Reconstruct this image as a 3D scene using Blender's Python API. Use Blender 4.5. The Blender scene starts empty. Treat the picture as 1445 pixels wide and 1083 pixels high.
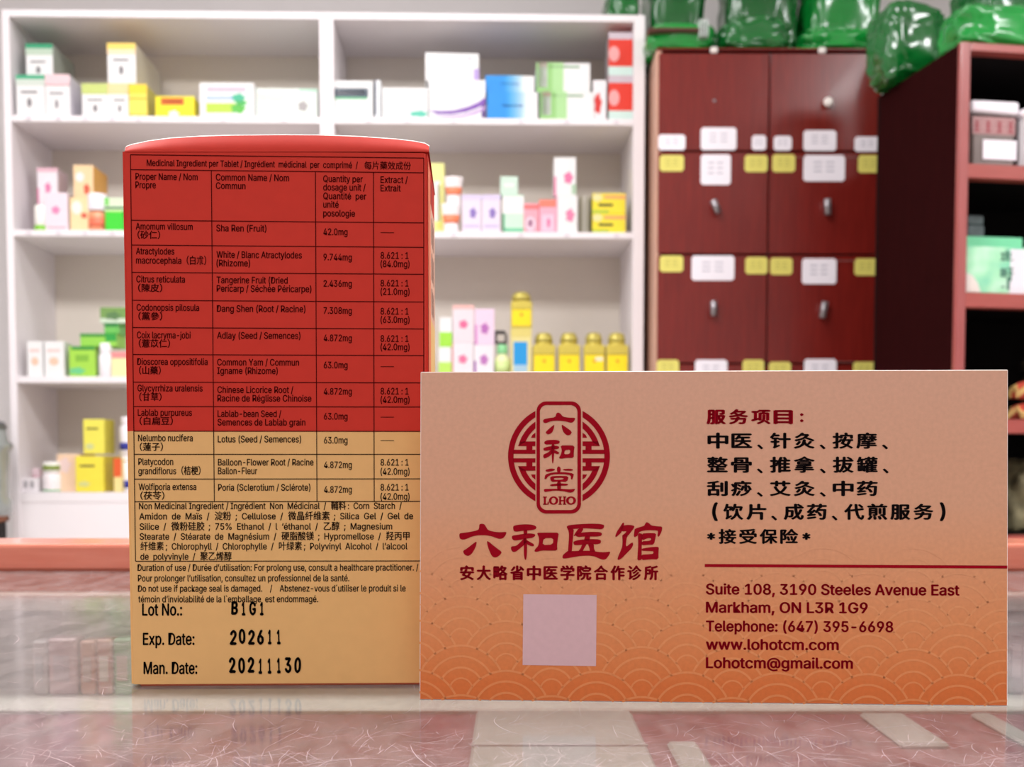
import bpy, bmesh, math, random
from mathutils import Vector, Matrix, noise
random.seed(7)
R = math.radians
sc = bpy.context.scene
COL = sc.collection

# ------------------------------------------------------------------ camera
IW, IH, F = 1445.0, 1083.0, 1600.0
CX, CY, PITCH = 722.5, 727.0, R(-2.9)
TOP = 1.0                                   # height of the glass counter top
RC = Matrix.Rotation(R(90) + PITCH, 3, 'X')

def raydir(px, py):
    return RC @ Vector(((px - CX) / F, (CY - py) / F, -1.0))

def _cam_height():                          # business card is 89 mm wide
    a, b = raydir(592, 988), raydir(1422, 997)
    pa, pb = a * (-1 / a.z), b * (-1 / b.z)
    return 0.089 / (pb - pa).length
CH = _cam_height()
EYE = Vector((0, 0, TOP + CH))

cam_d = bpy.data.cameras.new('camera')
cam = bpy.data.objects.new('camera', cam_d)
COL.objects.link(cam)
cam.location = EYE
cam.rotation_euler = (R(90) + PITCH, 0, 0)
cam_d.sensor_width = 36
cam_d.lens = 36 * F / IW
cam_d.shift_y = (CY - IH / 2) / IW
cam_d.clip_start = 0.01
cam_d.dof.use_dof = True
cam_d.dof.focus_distance = 0.172
cam_d.dof.aperture_fstop = 52
sc.camera = cam

# ------------------------------------------------------------------ light and exposure
w = bpy.data.worlds.new('world'); sc.world = w; w.use_nodes = True
w.node_tree.nodes['Background'].inputs[0].default_value = (0.9, 0.93, 1, 1)
w.node_tree.nodes['Background'].inputs[1].default_value = 0.15

def area(name, loc, size, power, color=(1, 1, 1), rot=(0, 0, 0)):
    l = bpy.data.lights.new(name, 'AREA'); l.shape = 'RECTANGLE'
    l.size, l.size_y = size; l.energy = power; l.color = color
    o = bpy.data.objects.new(name, l); COL.objects.link(o)
    o.location = loc; o.rotation_euler = rot
    return o
area('overhead_light', (-0.7, 0.75, 2.66), (1.2, 0.6), 68, (1.0, 0.985, 0.985))
area('overhead_light', (1.85, 0.7, 2.66), (0.8, 0.6), 46, (1.0, 0.985, 0.985))
area('overhead_light', (0.0, -1.2, 2.66), (1.2, 0.6), 18, (1.0, 0.98, 0.96))
area('overhead_light', (-0.5, 2.3, 2.66), (1.6, 0.3), 13, (1.0, 0.985, 0.985))  # added fill light, brightens the wall above the shelf
vs = sc.view_settings
vs.view_transform = 'Standard'; vs.look = 'None'; vs.gamma = 1; vs.use_curve_mapping = False
vs.exposure = 0.0
try:
    sc.cycles.use_denoising = True
    sc.cycles.max_bounces = 8
    sc.cycles.diffuse_bounces = 4
except Exception:
    pass

# ------------------------------------------------------------------ frames: planes on which pixels are measured
class Frame:
    def __init__(s, origin, yaw=0.0, lean=0.0):
        s.R = Matrix.Rotation(yaw, 3, 'Z') @ Matrix.Rotation(lean, 3, 'X')
        s.o = Vector(origin)
        s.M = Matrix.Translation(s.o) @ s.R.to_4x4()
        s.Ri = s.R.transposed()
        s.e = s.Ri @ (EYE - s.o)
    def hit(s, px, py, yl=0.0):
        d = s.Ri @ raydir(px, py)
        t = (yl - s.e.y) / d.y
        return s.e.x + d.x * t, s.e.z + d.z * t
def onplane(px, py, z=TOP):
    d = raydir(px, py); t = (z - EYE.z) / d.z
    return EYE + d * t

# ------------------------------------------------------------------ materials
def lin(c):
    return tuple(((x / 255) / 12.92 if x / 255 <= 0.04045 else ((x / 255 + 0.055) / 1.055) ** 2.4) for x in c)
MATS = {}
def mat(name, c, rough=0.5, metal=0.0, spec=0.5, noise_amt=0.06, noise_scale=30, bump=0.0, coat=0.0, trans=0.0, alpha=1.0, c2=None, stretch=None):
    """principled material with a faint procedural variation; c is an sRGB 0-255 triple"""
    if name in MATS: return MATS[name]
    m = bpy.data.materials.new(name); m.use_nodes = True
    nt = m.node_tree; b = nt.nodes['Principled BSDF']
    col = lin(c)
    b.inputs['Roughness'].default_value = rough
    b.inputs['Metallic'].default_value = metal
    b.inputs['Specular IOR Level'].default_value = spec
    b.inputs['Coat Weight'].default_value = coat
    b.inputs['Coat Roughness'].default_value = 0.08
    b.inputs['Transmission Weight'].default_value = trans
    b.inputs['Alpha'].default_value = alpha
    tc = nt.nodes.new('ShaderNodeTexCoord')
    n = nt.nodes.new('ShaderNodeTexNoise'); n.inputs['Scale'].default_value = noise_scale
    n.inputs['Detail'].default_value = 4
    src = tc.outputs['Object']
    if stretch:
        mp = nt.nodes.new('ShaderNodeMapping'); mp.inputs['Scale'].default_value = stretch
        nt.links.new(src, mp.inputs[0]); src = mp.outputs[0]
    nt.links.new(src, n.inputs['Vector'])
    mx = nt.nodes.new('ShaderNodeMix'); mx.data_type = 'RGBA'
    k = 1 - noise_amt * 2
    lo = tuple(v * k for v in col) if c2 is None else lin(c2)
    mx.inputs[6].default_value = (*lo, 1); mx.inputs[7].default_value = (*tuple(min(1, v * (1 + noise_amt)) for v in col), 1)
    nt.links.new(n.outputs['Fac'], mx.inputs[0]); nt.links.new(mx.outputs[2], b.inputs['Base Color'])
    if bump:
        bp = nt.nodes.new('ShaderNodeBump'); bp.inputs['Strength'].default_value = bump
        bp.inputs['Distance'].default_value = 0.002
        nt.links.new(n.outputs['Fac'], bp.inputs['Height']); nt.links.new(bp.outputs[0], b.inputs['Normal'])
    MATS[name] = m
    return m
def cm(c, rough=0.45):
    """card or plastic print of one colour"""
    c = tuple(int(v) for v in c)
    return mat('print_%02x%02x%02x' % c, c, rough, noise_amt=0.03, noise_scale=60)

# ------------------------------------------------------------------ mesh helpers
def mesh_obj(name, verts, faces, mats, parent=None, midx=None, smooth=False, mw=None):
    me = bpy.data.meshes.new(name)
    me.from_pydata([tuple(v) for v in verts], [], faces)
    if not isinstance(mats, (list, tuple)): mats = [mats]
    for m in mats: me.materials.append(m)
    if midx:
        for p, i in zip(me.polygons, midx): p.material_index = i
    if smooth:
        for p in me.polygons: p.use_smooth = True
    me.update()
    o = bpy.data.objects.new(name, me); COL.objects.link(o)
    if parent: o.parent = parent
    if mw is not None: o.matrix_world = mw
    return o
def from_bm(name, bm, mats, parent=None, mw=None, smooth=False):
    bmesh.ops.recalc_face_normals(bm, faces=bm.faces[:])
    me = bpy.data.meshes.new(name); bm.to_mesh(me); bm.free()
    if not isinstance(mats, (list, tuple)): mats = [mats]
    for m in mats: me.materials.append(m)
    if smooth:
        for p in me.polygons: p.use_smooth = True
    o = bpy.data.objects.new(name, me); COL.objects.link(o)
    if parent: o.parent = parent
    if mw is not None: o.matrix_world = mw
    return o
def bx(bm, x0, x1, y0, y1, z0, z1, bev=0.0, mi=0, seg=1):
    r = bmesh.ops.create_cube(bm, size=1.0)
    vs_ = r['verts']
    for v in vs_:
        v.co = Vector(((x0 + x1) / 2 + v.co.x * (x1 - x0), (y0 + y1) / 2 + v.co.y * (y1 - y0), (z0 + z1) / 2 + v.co.z * (z1 - z0)))
    es = list({e for v in vs_ for e in v.link_edges})
    fs = list({f for v in vs_ for f in v.link_faces})
    for f in fs: f.material_index = mi
    if bev > 0:
        bmesh.ops.bevel(bm, geom=es, offset=bev, segments=seg, affect='EDGES', profile=0.5)
def box(name, x0, x1, y0, y1, z0, z1, m, parent=None, bev=0.0, mw=None):
    bm = bmesh.new(); bx(bm, x0, x1, y0, y1, z0, z1, bev)
    return from_bm(name, bm, m, parent, mw)
def lathe_bm(bm, prof, n=24, cx=0, cy=0, sx=1, sy=1, mi=0, power=None):
    rings = []
    for r, z in prof:
        ring = []
        for k in range(n):
            a = 2 * math.pi * k / n
            c, s = math.cos(a), math.sin(a)
            if power:
                c = math.copysign(abs(c) ** power, c); s = math.copysign(abs(s) ** power, s)
            ring.append(bm.verts.new((cx + c * r * sx, cy + s * r * sy, z)))
        rings.append(ring)
    for a, b in zip(rings[:-1], rings[1:]):
        for k in range(n):
            f = bm.faces.new((a[k], a[(k + 1) % n], b[(k + 1) % n], b[k])); f.material_index = mi; f.smooth = True
    f = bm.faces.new(rings[0][::-1]); f.material_index = mi
    f = bm.faces.new(rings[-1]); f.material_index = mi
def tag(o, label=None, cat=None, group=None, kind=None):
    if label: o['label'] = label
    if cat: o['category'] = cat
    if group: o['group'] = group
    if kind: o['kind'] = kind
    return o
def empty(name, M):
    o = bpy.data.objects.new(name, None); COL.objects.link(o); o.matrix_world = M
    o.empty_display_size = 0.02
    return o

# ------------------------------------------------------------------ flat print helpers (pixel layout -> plane of a frame)
_tcache = {}
try:                                        # the sans serif face bundled with Blender
    import os
    SANS = bpy.data.fonts.load(os.path.join(bpy.utils.resource_path('LOCAL'), 'datafiles', 'fonts', 'Inter.woff2'))
except Exception:
    SANS = None
def is_cjk(ch): return ord(ch) > 0x2fff
def _raw(s, sans, res=3):
    key = (s, sans)
    if key in _tcache: return _tcache[key]
    c = bpy.data.curves.new('t', 'FONT'); c.body = s; c.size = 40; c.resolution_u = res
    if sans and SANS: c.font = SANS
    o = bpy.data.objects.new('t', c); COL.objects.link(o)
    bpy.context.view_layer.update()
    me = bpy.data.meshes.new_from_object(o.evaluated_get(bpy.context.evaluated_depsgraph_get()))
    k = (1.335 if (sans and SANS) else 1.0) / 40        # same cap height for both faces
    v = [(p.co.x * k, p.co.y * k) for p in me.vertices]; f = [tuple(p.vertices) for p in me.polygons]
    bpy.data.objects.remove(o); bpy.data.curves.remove(c); bpy.data.meshes.remove(me)
    _tcache[key] = (v, f)
    return v, f
def glyphs(s, bold, sans=True):
    """lettering outlines in em units; a heavier weight is made of shifted copies"""
    runs = []
    cur = ''
    for ch in s:
        if cur and is_cjk(ch) != is_cjk(cur[-1]) : runs.append(cur); cur = ch
        else: cur += ch
    runs.append(cur)
    V, Fc, pen = [], [], 0.0
    for r in runs:
        cjk = is_cjk(r[-1])
        v, f = _raw(r, sans and not cjk)
        lead = (len(r) - len(r.lstrip())) * .28; tail = (len(r) - len(r.rstrip())) * .28
        if v:
            a = min(p[0] for p in v); b_ = max(p[0] for p in v)
        else: a = b_ = 0
        w_ = len(r) * 1.0 if cjk else (b_ - a)
        off = pen + (0 if cjk else lead - a) 
        n0 = len(V)
        V += [(p[0] + off, p[1]) for p in v]; Fc += [tuple(n0 + i for i in q) for q in f]
        pen += (len(r) * .98 if cjk else lead + (b_ - a) + tail + .06)
    if bold > 0:
        v0, f0 = list(V), list(Fc)
        for dx_, dy_ in ((bold, 0), (-bold, 0), (0, bold * .6), (0, -bold * .6)):
            n0 = len(V)
            V += [(x + dx_, y + dy_) for x, y in v0]; Fc += [tuple(n0 + i for i in q) for q in f0]
    return V, Fc
class Print:
    """collects flat lettering laid out in the picture's pixels and puts it on one plane"""
    def __init__(s, frame, yl, slope=None):
        s.f, s.yl, s.v, s.fc, s.slope = frame, yl, [], [], slope or (lambda x, y: 0.0)
    def add(s, pts, faces):
        b = len(s.v)
        for x, y in pts:
            lx, lz = s.f.hit(x, y + s.slope(x, y), s.yl)
            s.v.append((lx, s.yl, lz))
        s.fc += [tuple(b + i for i in f) for f in faces]
    def text(s, t, x0, x1, base, em, bold=0.0):
        v, f = glyphs(t, bold)
        if not v: return
        a = min(p[0] for p in v); b = max(p[0] for p in v)
        k = (x1 - x0) / (b - a)
        s.add([(x0 + (p[0] - a) * k, base - p[1] * em) for p in v], f)
    def line(s, x0, y0, x1, y1, w):
        dx, dy = x1 - x0, y1 - y0; l = math.hypot(dx, dy); nx, ny = -dy / l * w / 2, dx / l * w / 2
        s.add([(x0 + nx, y0 + ny), (x1 + nx, y1 + ny), (x1 - nx, y1 - ny), (x0 - nx, y0 - ny)], [(0, 1, 2, 3)])
    def rect(s, x0, y0, x1, y1):
        s.add([(x0, y0), (x1, y0), (x1, y1), (x0, y1)], [(0, 1, 2, 3)])
    def shape(s, loops, smooth=2):
        """filled outline(s) with holes"""
        c = bpy.data.curves.new('s', 'CURVE'); c.dimensions = '2D'; c.fill_mode = 'BOTH'
        for lp in loops:
            for _ in range(smooth):
                q = []
                for i in range(len(lp)):
                    (ax, ay), (bx_, by_) = lp[i], lp[(i + 1) % len(lp)]
                    q += [(ax * .78 + bx_ * .22, ay * .78 + by_ * .22), (ax * .22 + bx_ * .78, ay * .22 + by_ * .78)]
                lp = q
            sp = c.splines.new('POLY'); sp.points.add(len(lp) - 1); sp.use_cyclic_u = True
            for p, (x, y) in zip(sp.points, lp): p.co = (x, y, 0, 1)
        o = bpy.data.objects.new('s', c); COL.objects.link(o)
        bpy.context.view_layer.update()
        me = bpy.data.meshes.new_from_object(o.evaluated_get(bpy.context.evaluated_depsgraph_get()))
        s.add([(p.co.x, p.co.y) for p in me.vertices], [tuple(p.vertices) for p in me.polygons])
        bpy.data.objects.remove(o); bpy.data.curves.remove(c); bpy.data.meshes.remove(me)
    def build(s, name, m, parent):
        o = mesh_obj(name, s.v, s.fc, m, parent)
        return o

# ================================================================== ROOM
m_wall = mat('wall_paint', (226, 222, 222), 0.8, noise_amt=0.02, noise_scale=8)
m_floor = mat('floor_vinyl', (205, 196, 188), .5)
m_ceil = mat('ceiling_paint', (235, 235, 235), 0.9, noise_amt=0.01)
XL, XR, YF, YB, ZC = -2.4, 2.6, -2.4, 3.42, 2.7
def struct(name, *a):
    o = box(name, *a); o['kind'] = 'structure'; return o
struct('floor', XL, XR, YF, YB, -0.1, 0, m_floor)
struct('ceiling', XL, XR, YF, YB, ZC, ZC + .1, m_ceil)
struct('wall_back', XL - .1, XR + .1, YB, YB + .1, 0, ZC, m_wall)
struct('wall_front', XL - .1, XR + .1, YF - .1, YF, 0, ZC, m_wall)
struct('wall_left', XL - .1, XL, YF, YB, 0, ZC, m_wall)
struct('wall_right', XR, XR + .1, YF, YB, 0, ZC, m_wall)

# ================================================================== WHITE SHELF UNIT
SF = Frame((0, 2.90, 0), R(1.3))
m_white = mat('white_laminate', (236, 230, 233), 0.45, noise_amt=0.015, noise_scale=5)
m_wback = mat('white_back_panel', (226, 217, 206), 0.6, noise_amt=0.02, noise_scale=4)
DEP = 0.27
def sx(px, py): return SF.hit(px, py)[0]
def sz(px, py): return SF.hit(px, py)[1]
shelf = empty('shelf_unit', SF.M)
tag(shelf, 'tall white open shelf unit filled with medicine boxes against the back wall', 'shelf')
xL0, xL1 = sx(9, 330), sx(19, 330)
xM0, xM1 = sx(451, 120), sx(471, 120)
xR0, xR1 = sx(894, 120), sx(910, 120)
zT1, zT0 = sz(450, 17), sz(450, 27)
box('side_panel', xL0, xL1, 0, DEP, 0, zT1, m_white, shelf, .001)
box('divider_panel', xM0, xM1, 0.001, DEP, 0, zT0, m_white, shelf, .001)
box('side_panel', xR0, xR1, 0, DEP, 0, zT1, m_white, shelf, .001)
box('top_panel', xL1, xR0, 0, DEP, zT0, zT1, m_white, shelf, .001)
box('back_panel', xL1, xR0, DEP, DEP + .006, 0, zT1, m_wback, shelf)
BZ = {}
for k, (yt, yb) in enumerate([(165, 174), (326, 335), (532, 541), (695, 709)]):
    zt, zb = sz(450, yt), sz(450, yb)
    BZ[k + 1] = zt
    for a, b in ((xL1, xM0), (xM1, xR0)):
        box('shelf_board', a, b, 0.002, DEP, zb, zt, m_white, shelf, .001)
zb4 = sz(450, 709)
for a, b in ((xL1, xM0), (xM1, xR0)):
    box('plinth_panel', a, b, 0.004, 0.02, 0, zb4, m_white, shelf)
# small price-rail marks along the shelf edges
m_mark = cm((214, 206, 214))
for k, yb in ((1, 174), (2, 335)):
    for px in (40, 82, 120, 158, 195, 315, 400, 520, 575, 640, 735, 800, 870):
        x = sx(px, yb - 4); z = (BZ[k] + sz(450, yb)) / 2
        box('edge_tag', x - .006, x + .006, 0.0005, 0.003, z - .004, z + .004, m_mark, shelf)

# ------------------------------------------------------------------ products
GB = 'medicine boxes on the white shelves'
def product(name, label, cat, px, zbase, set_, depth, col, prints=(), top=None, side=None, rz=0, group=None, bev=0.0012, rough=.45):
    """carton standing on zbase. px=(x0,x1,ytop). prints: (u0,v0,u1,v1,colour) in 0..1 of the front, v downwards"""
    x0, x1, yt = px
    zbase += .0004
    dim = lambda c: tuple(min(v, 231) if min(c) > 190 else v * .97 for v in c)
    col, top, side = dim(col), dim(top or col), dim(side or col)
    prints = [tuple([p[0], dim(p[1])] + list(p[2:])) if isinstance(p[0], list) else tuple(list(p[:4]) + [dim(p[4])] + list(p[5:])) for p in prints]
    a, _ = SF.hit(x0, yt, set_); b, zt = SF.hit(x1, yt, set_)
    wd, ht = b - a, zt - zbase
    bm = bmesh.new()
    bx(bm, -wd / 2, wd / 2, 0, depth, 0, ht, bev)
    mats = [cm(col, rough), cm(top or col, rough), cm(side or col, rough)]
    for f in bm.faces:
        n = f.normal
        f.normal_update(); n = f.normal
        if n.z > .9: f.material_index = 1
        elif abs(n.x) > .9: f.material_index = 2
    M = SF.M @ Matrix.Translation(((a + b) / 2, set_, zbase)) @ Matrix.Rotation(R(rz), 4, 'Z')
    o = from_bm(name, bm, mats, None, M)
    tag(o, label, cat, group)
    for p in prints:
        if isinstance(p[0], list):             # free outline in 0..1 of the front
            bm2 = bmesh.new()
            vq = [bm2.verts.new((-wd / 2 + u * wd, -.0006, ht * (1 - v))) for u, v in p[0]]
            bm2.faces.new(vq)
            ex = bmesh.ops.extrude_face_region(bm2, geom=bm2.faces[:])
            bmesh.ops.translate(bm2, verts=[q for q in ex['geom'] if isinstance(q, bmesh.types.BMVert)], vec=(0, .0009, 0))
            from_bm(p[2], bm2, cm(p[1]), o); continue
        u0, v0, u1, v1, c = p[:5]
        nm = p[5] if len(p) > 5 else 'printed_band'
        X0, X1 = -wd / 2 + u0 * wd, -wd / 2 + u1 * wd
        Z1, Z0 = ht * (1 - v0), ht * (1 - v1)
        if nm in ('printed_disc', 'printed_blob'):
            bm2 = bmesh.new(); n = 20
            cxx, czz, rx, rzz = (X0 + X1) / 2, (Z0 + Z1) / 2, (X1 - X0) / 2, (Z1 - Z0) / 2
            ring = []
            for k in range(n):
                t = 2 * math.pi * k / n
                q = 1 if nm == 'printed_disc' else 1 + .16 * math.sin(5 * t + 1) + .08 * math.sin(7 * t)
                xx = min(max(cxx + math.cos(t) * rx * q, -wd / 2), wd / 2)
                ring.append((xx, czz + math.sin(t) * rzz * q))
            va = [bm2.verts.new((x, -.0006, z)) for x, z in ring]; vb = [bm2.verts.new((x, .0002, z)) for x, z in ring]
            bm2.faces.new(va)
            for k in range(n): bm2.faces.new((va[k], vb[k], vb[(k + 1) % n], va[(k + 1) % n]))
            from_bm(nm, bm2, cm(c), o)
        else:
            box(nm, X0, X1, -.0005, .0003, Z0, Z1, cm(c), o)
    return zbase + ht
def marks(u=.5, v=.4, c=(120, 115, 120)):
    """title line plus a small dark emblem, as the herbal cartons have"""
    return [(u - .28, v - .03, u + .28, v + .02, c, 'printed_title'), (u - .07, v + .14, u + .08, v + .36, c, 'printed_blob')]

B1, B2, B3, B4 = BZ[1], BZ[2], BZ[3], BZ[4]
W = (243, 236, 242)
# --- top left bay
t = product('medicine_box', 'white box with green top edge, lower left corner of the top shelf', 'box', (22, 63, 106), B1, .012, .13, W,
    [(0, 0, 1, .1, (70, 175, 130)), (0, .1, 1, .25, (205, 215, 205))] + marks(.45, .42), top=(60, 160, 120))
t2 = product('medicine_box', 'white box with pale pink top band beside the green-edged box', 'box', (63.5, 98, 105), B1, .010, .17, W,
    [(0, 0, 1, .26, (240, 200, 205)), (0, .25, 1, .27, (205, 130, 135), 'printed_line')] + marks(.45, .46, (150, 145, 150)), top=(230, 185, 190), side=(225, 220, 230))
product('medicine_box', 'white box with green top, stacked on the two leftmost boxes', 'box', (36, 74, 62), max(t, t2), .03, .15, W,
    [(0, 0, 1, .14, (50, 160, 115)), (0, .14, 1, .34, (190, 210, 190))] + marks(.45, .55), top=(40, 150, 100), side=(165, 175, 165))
t = product('medicine_box', 'low white box with lime green top band', 'box', (115, 152, 118), B1, .012, .14, W,
    [(0, 0, 1, .32, (200, 215, 125))] + marks(.5, .5), top=(190, 205, 110))
t2 = product('medicine_box', 'low white box with peach top band under the tall yellow-topped box', 'box', (152.5, 181, 118), B1, .014, .14, W,
    [(0, 0, 1, .32, (245, 215, 160))] + marks(.55, .5), top=(240, 205, 110))
t3 = product('medicine_box', 'lemon yellow carton with darker yellow top half beside the peach-banded box', 'box', (181.5, 207, 119), B1, .010, .18, (248, 228, 95),
    [(0, 0, 1, .28, (250, 215, 50)), (0, .42, 1, .46, (205, 170, 40), 'printed_line'), (0, .92, 1, .96, (220, 180, 40), 'printed_line')], side=(205, 195, 95))
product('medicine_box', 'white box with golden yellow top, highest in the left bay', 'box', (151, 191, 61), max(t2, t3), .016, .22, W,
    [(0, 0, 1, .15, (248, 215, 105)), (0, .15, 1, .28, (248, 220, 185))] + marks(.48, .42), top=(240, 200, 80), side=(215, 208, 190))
product('medicine_box', 'small bright yellow box with an orange-red title label', 'box', (219, 274, 136), B1, .014, .06, (250, 235, 20),
    [(.14, .08, .74, .42, (225, 110, 30)), (.2, .2, .68, .3, (150, 60, 20), 'printed_title'), (.34, .68, .6, 1, (250, 245, 225), 'printed_blob')])
product('medicine_box', 'white box with lime field, blue line and green leaf print', 'box', (281, 358, 117), B1, .006, .07, (247, 240, 246),
    [(.14, .12, .86, .27, (205, 190, 205), 'printed_title'), (.12, .42, .72, .48, (130, 175, 225), 'printed_line'), (.12, .6, .66, .88, (185, 215, 70)),
     (.6, .32, .84, .56, (70, 185, 145), 'printed_blob'), (.58, .62, .84, .9, (90, 190, 70), 'printed_blob'), (.66, .5, .88, .68, (80, 190, 90), 'printed_blob')], rz=-1)
product('medicine_box', 'long mint white carton at the right end of the left bay', 'box', (361, 448, 125), B1, .03, .08, (222, 232, 224),
    [(.04, .12, .5, .42, (238, 214, 205), 'printed_blob'), (.68, .4, .84, .72, (165, 160, 160), 'printed_blob'), (.7, .02, 1, .1, (180, 225, 200)), (0, .92, 1, .97, (165, 170, 160), 'printed_line')], top=(180, 215, 195))
# --- top right bay
product('medicine_box', 'white carton with dark slate name bar underlined in green', 'box', (472, 526, 114), B1, .012, .10, W,
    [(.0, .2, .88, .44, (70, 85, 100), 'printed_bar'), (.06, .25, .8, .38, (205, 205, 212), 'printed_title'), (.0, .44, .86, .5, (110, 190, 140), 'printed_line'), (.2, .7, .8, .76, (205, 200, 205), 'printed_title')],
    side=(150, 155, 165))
product('medicine_box', 'plain narrow grey-striped box end beside the slate-barred carton', 'box', (528, 537, 113), B1, .016, .10, (225, 228, 232), [(.05, 0, .3, .9, (90, 95, 115))])
product('medicine_box', 'low white box with a teal flash at its corner', 'box', (539, 604, 124), B1, .012, .10, (246, 240, 246),
    [(.6, .74, 1, .94, (90, 195, 170), 'printed_blob'), (.62, .18, .78, .24, (205, 200, 208), 'printed_title')])
t = product('medicine_box', 'white carton with purple swoosh, lower of two beside the blue boxes', 'box', (605, 685, 113), B1, .004, .11, (246, 238, 247),
    [([(0, .8), (.2, .82), (.45, .80), (.7, .70), (.88, .58), (1, .45), (1, .62), (.85, .74), (.65, .84), (.4, .9), (.15, .9)], (128, 78, 178), 'printed_swoosh'),
     ([(.0, .94), (.3, .95), (.6, .92), (.85, .8), (1, .68), (1, .76), (.85, .88), (.6, .97), (.3, .985)], (196, 160, 216), 'printed_swoosh'), (.93, .5, 1, .98, (84, 50, 132), 'printed_swoosh')])
product('medicine_box', 'white carton turned slightly, on top of the purple-swoosh carton', 'box', (600, 676, 75), t, .014, .10, (246, 238, 247),
    [(.9, .55, 1, 1, (185, 160, 220), 'printed_swoosh'), (.78, .16, .88, .22, (190, 180, 195), 'printed_title')], rz=3)
for i, (x0, x1, yt, lab) in enumerate([(687, 759, 130, 'blue and white carton, lower of the stacked pair'), (685, 754, 107, 'blue and white carton, upper of the stacked pair')]):
    t = product('medicine_box', lab, 'box', (x0, x1, yt), B1 if i == 0 else t, .012 + .004 * i, .10, (236, 236, 246),
        [(0, 0, .34, 1, (20, 145, 228))] + [(.34 + .04 * q, 0, .38 + .04 * q, 1, (20 + 19 * q, 145 + 8 * q, 228 + 1 * q)) for q in range(11)] + [(.3, .46, .7, .54, (50, 110, 200), 'printed_title')], top=(90, 150, 215), side=(20, 140, 225))
for i, (x0, x1, yt, lab) in enumerate([(762, 838, 130, 'green and white tablet carton, lower of the stacked pair'), (757, 833, 89, 'green and white tablet carton, upper of the stacked pair')]):
    t = product('medicine_box', lab, 'box', (x0, x1, yt), B1 if i == 0 else t, .010 + .004 * i, .10, (243, 239, 243),
        [(0, 0, .3, 1, (150, 205, 125)), (.3, 0, .5, 1, (175, 222, 155)), (.03, .0, .2, .84, (248, 242, 248), 'printed_bottle'), (.03, 0, .2, .16, (235, 180, 165), 'printed_cap'), (.24, .1, .8, .17, (120, 165, 120), 'printed_title')], top=(170, 200, 150))
product('medicine_box', 'narrow white box with an upright red patch beside the red boxes', 'box', (837, 856, 113), B1, .014, .08, (235, 228, 232), [(.1, .34, .62, .84, (215, 50, 45), 'printed_blob')])
for i, (yt, lab) in enumerate([(107, 'red box with pink disc and mint base, lower one at the shelf end'), (46, 'red box with pink disc and mint base, upper one at the shelf end')]):
    t = product('medicine_box', lab, 'box', (859, 893, yt), B1 if i == 0 else t, .012, .09, (226, 50, 28),
        [(0, 0, 1, .16, (205, 190, 200)), (0, .79, 1, 1, (200, 225, 218)), (.0, .32, .45, .68, (240, 165, 165), 'printed_disc')], side=(175, 165, 170))
# --- second row, left
product('medicine_box', 'tall white and pink flower box at the left end of the second shelf', 'box', (52, 81, 237), B2, .07, .07, (240, 225, 232),
    [(0, 0, 1, .06, (235, 190, 205)), (.38, .22, .66, .38, (225, 130, 175), 'printed_blob'), (0, .3, .08, .55, (225, 120, 165))], side=(225, 205, 215))
product('medicine_box', 'pink flower box standing in front of the tall white and pink one', 'box', (63, 95, 272), B2, .014, .05, (244, 216, 226),
    [(.3, .36, .65, .56, (235, 140, 185), 'printed_blob'), (.1, .9, .9, .94, (200, 170, 180), 'printed_line')])
t = product('medicine_box', 'cream box with orange side and red spot, lower of two', 'box', (98, 127, 279), B2, .02, .10, (246, 220, 170),
    [(.1, .1, .6, .5, (242, 228, 222), 'printed_disc'), (.55, .45, .85, .62, (215, 90, 70), 'printed_blob')], side=(225, 165, 90))
product('medicine_box', 'cream box with orange side and red spot, upper of two', 'box', (103, 131, 233), t, .024, .11, (246, 212, 165),
    [(.12, .22, .55, .52, (240, 225, 225), 'printed_disc'), (.52, .58, .82, .9, (215, 95, 70), 'printed_blob')], side=(228, 170, 80))
t = product('medicine_box', 'bright green box behind the orange jar', 'box', (148, 173, 297), B2, .012, .06, (60, 215, 50), [(0, 0, 1, .08, (190, 235, 140))])
product('medicine_box', 'pale green box with dark line on the bright green box', 'box', (147, 180, 279), t, .02, .06, (215, 228, 200), [(0, .7, 1, .86, (40, 120, 60)), (0, 0, .2, .6, (130, 215, 110))])
# --- second row, right
product('medicine_box', 'tall pale yellow box half hidden behind the red package', 'box', (606, 627, 230), B2, .06, .06, (238, 236, 150), [(.3, .25, .7, .8, (245, 240, 235)), (.55, .3, .75, .9, (230, 235, 100))])
for i, (x0, x1, lab) in enumerate([(652, 679, 'lavender box with purple emblem, left of the pair'), (680, 706, 'lavender box with purple emblem, right of the pair')]):
    product('medicine_box', lab, 'box', (x0, x1, 275), B2, .014, .06, (226, 214, 238), [(.4, .35, .75, .62, (140, 115, 190), 'printed_blob'), (0, .0, 1, .14, (212, 200, 232)), (.1, .8, .9, .86, (200, 185, 222), 'printed_line')])
t = product('medicine_box', 'mint box with white upper half and green base', 'box', (709, 739, 275), B2, .014, .05, (200, 228, 208), [(0, .05, 1, .5, (240, 242, 238)), (0, .88, 1, 1, (120, 205, 160)), (0, .5, .1, 1, (70, 170, 120))])
product('medicine_box', 'small pale mint box on the white and green box', 'box', (706, 731, 249), t, .018, .05, (200, 225, 208), [(.2, .4, .8, .6, (225, 232, 226))])
product('medicine_box', 'low pink box with a magenta ring print', 'box', (739, 760, 287), B2, .014, .05, (246, 170, 185), [(.1, .45, .8, .95, (235, 200, 215), 'printed_disc'), (.3, .55, .6, .8, (190, 110, 160), 'printed_disc'), (0, .05, 1, .2, (240, 120, 120))])
product('medicine_box', 'pink box with coral top beside the magenta ring box', 'box', (761, 785, 282), B2, .012, .05, (248, 175, 195), [(0, 0, 1, .22, (245, 130, 110)), (.15, .45, .85, .95, (250, 195, 215)), (.45, .55, .65, .85, (225, 110, 160), 'printed_blob')])
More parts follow.
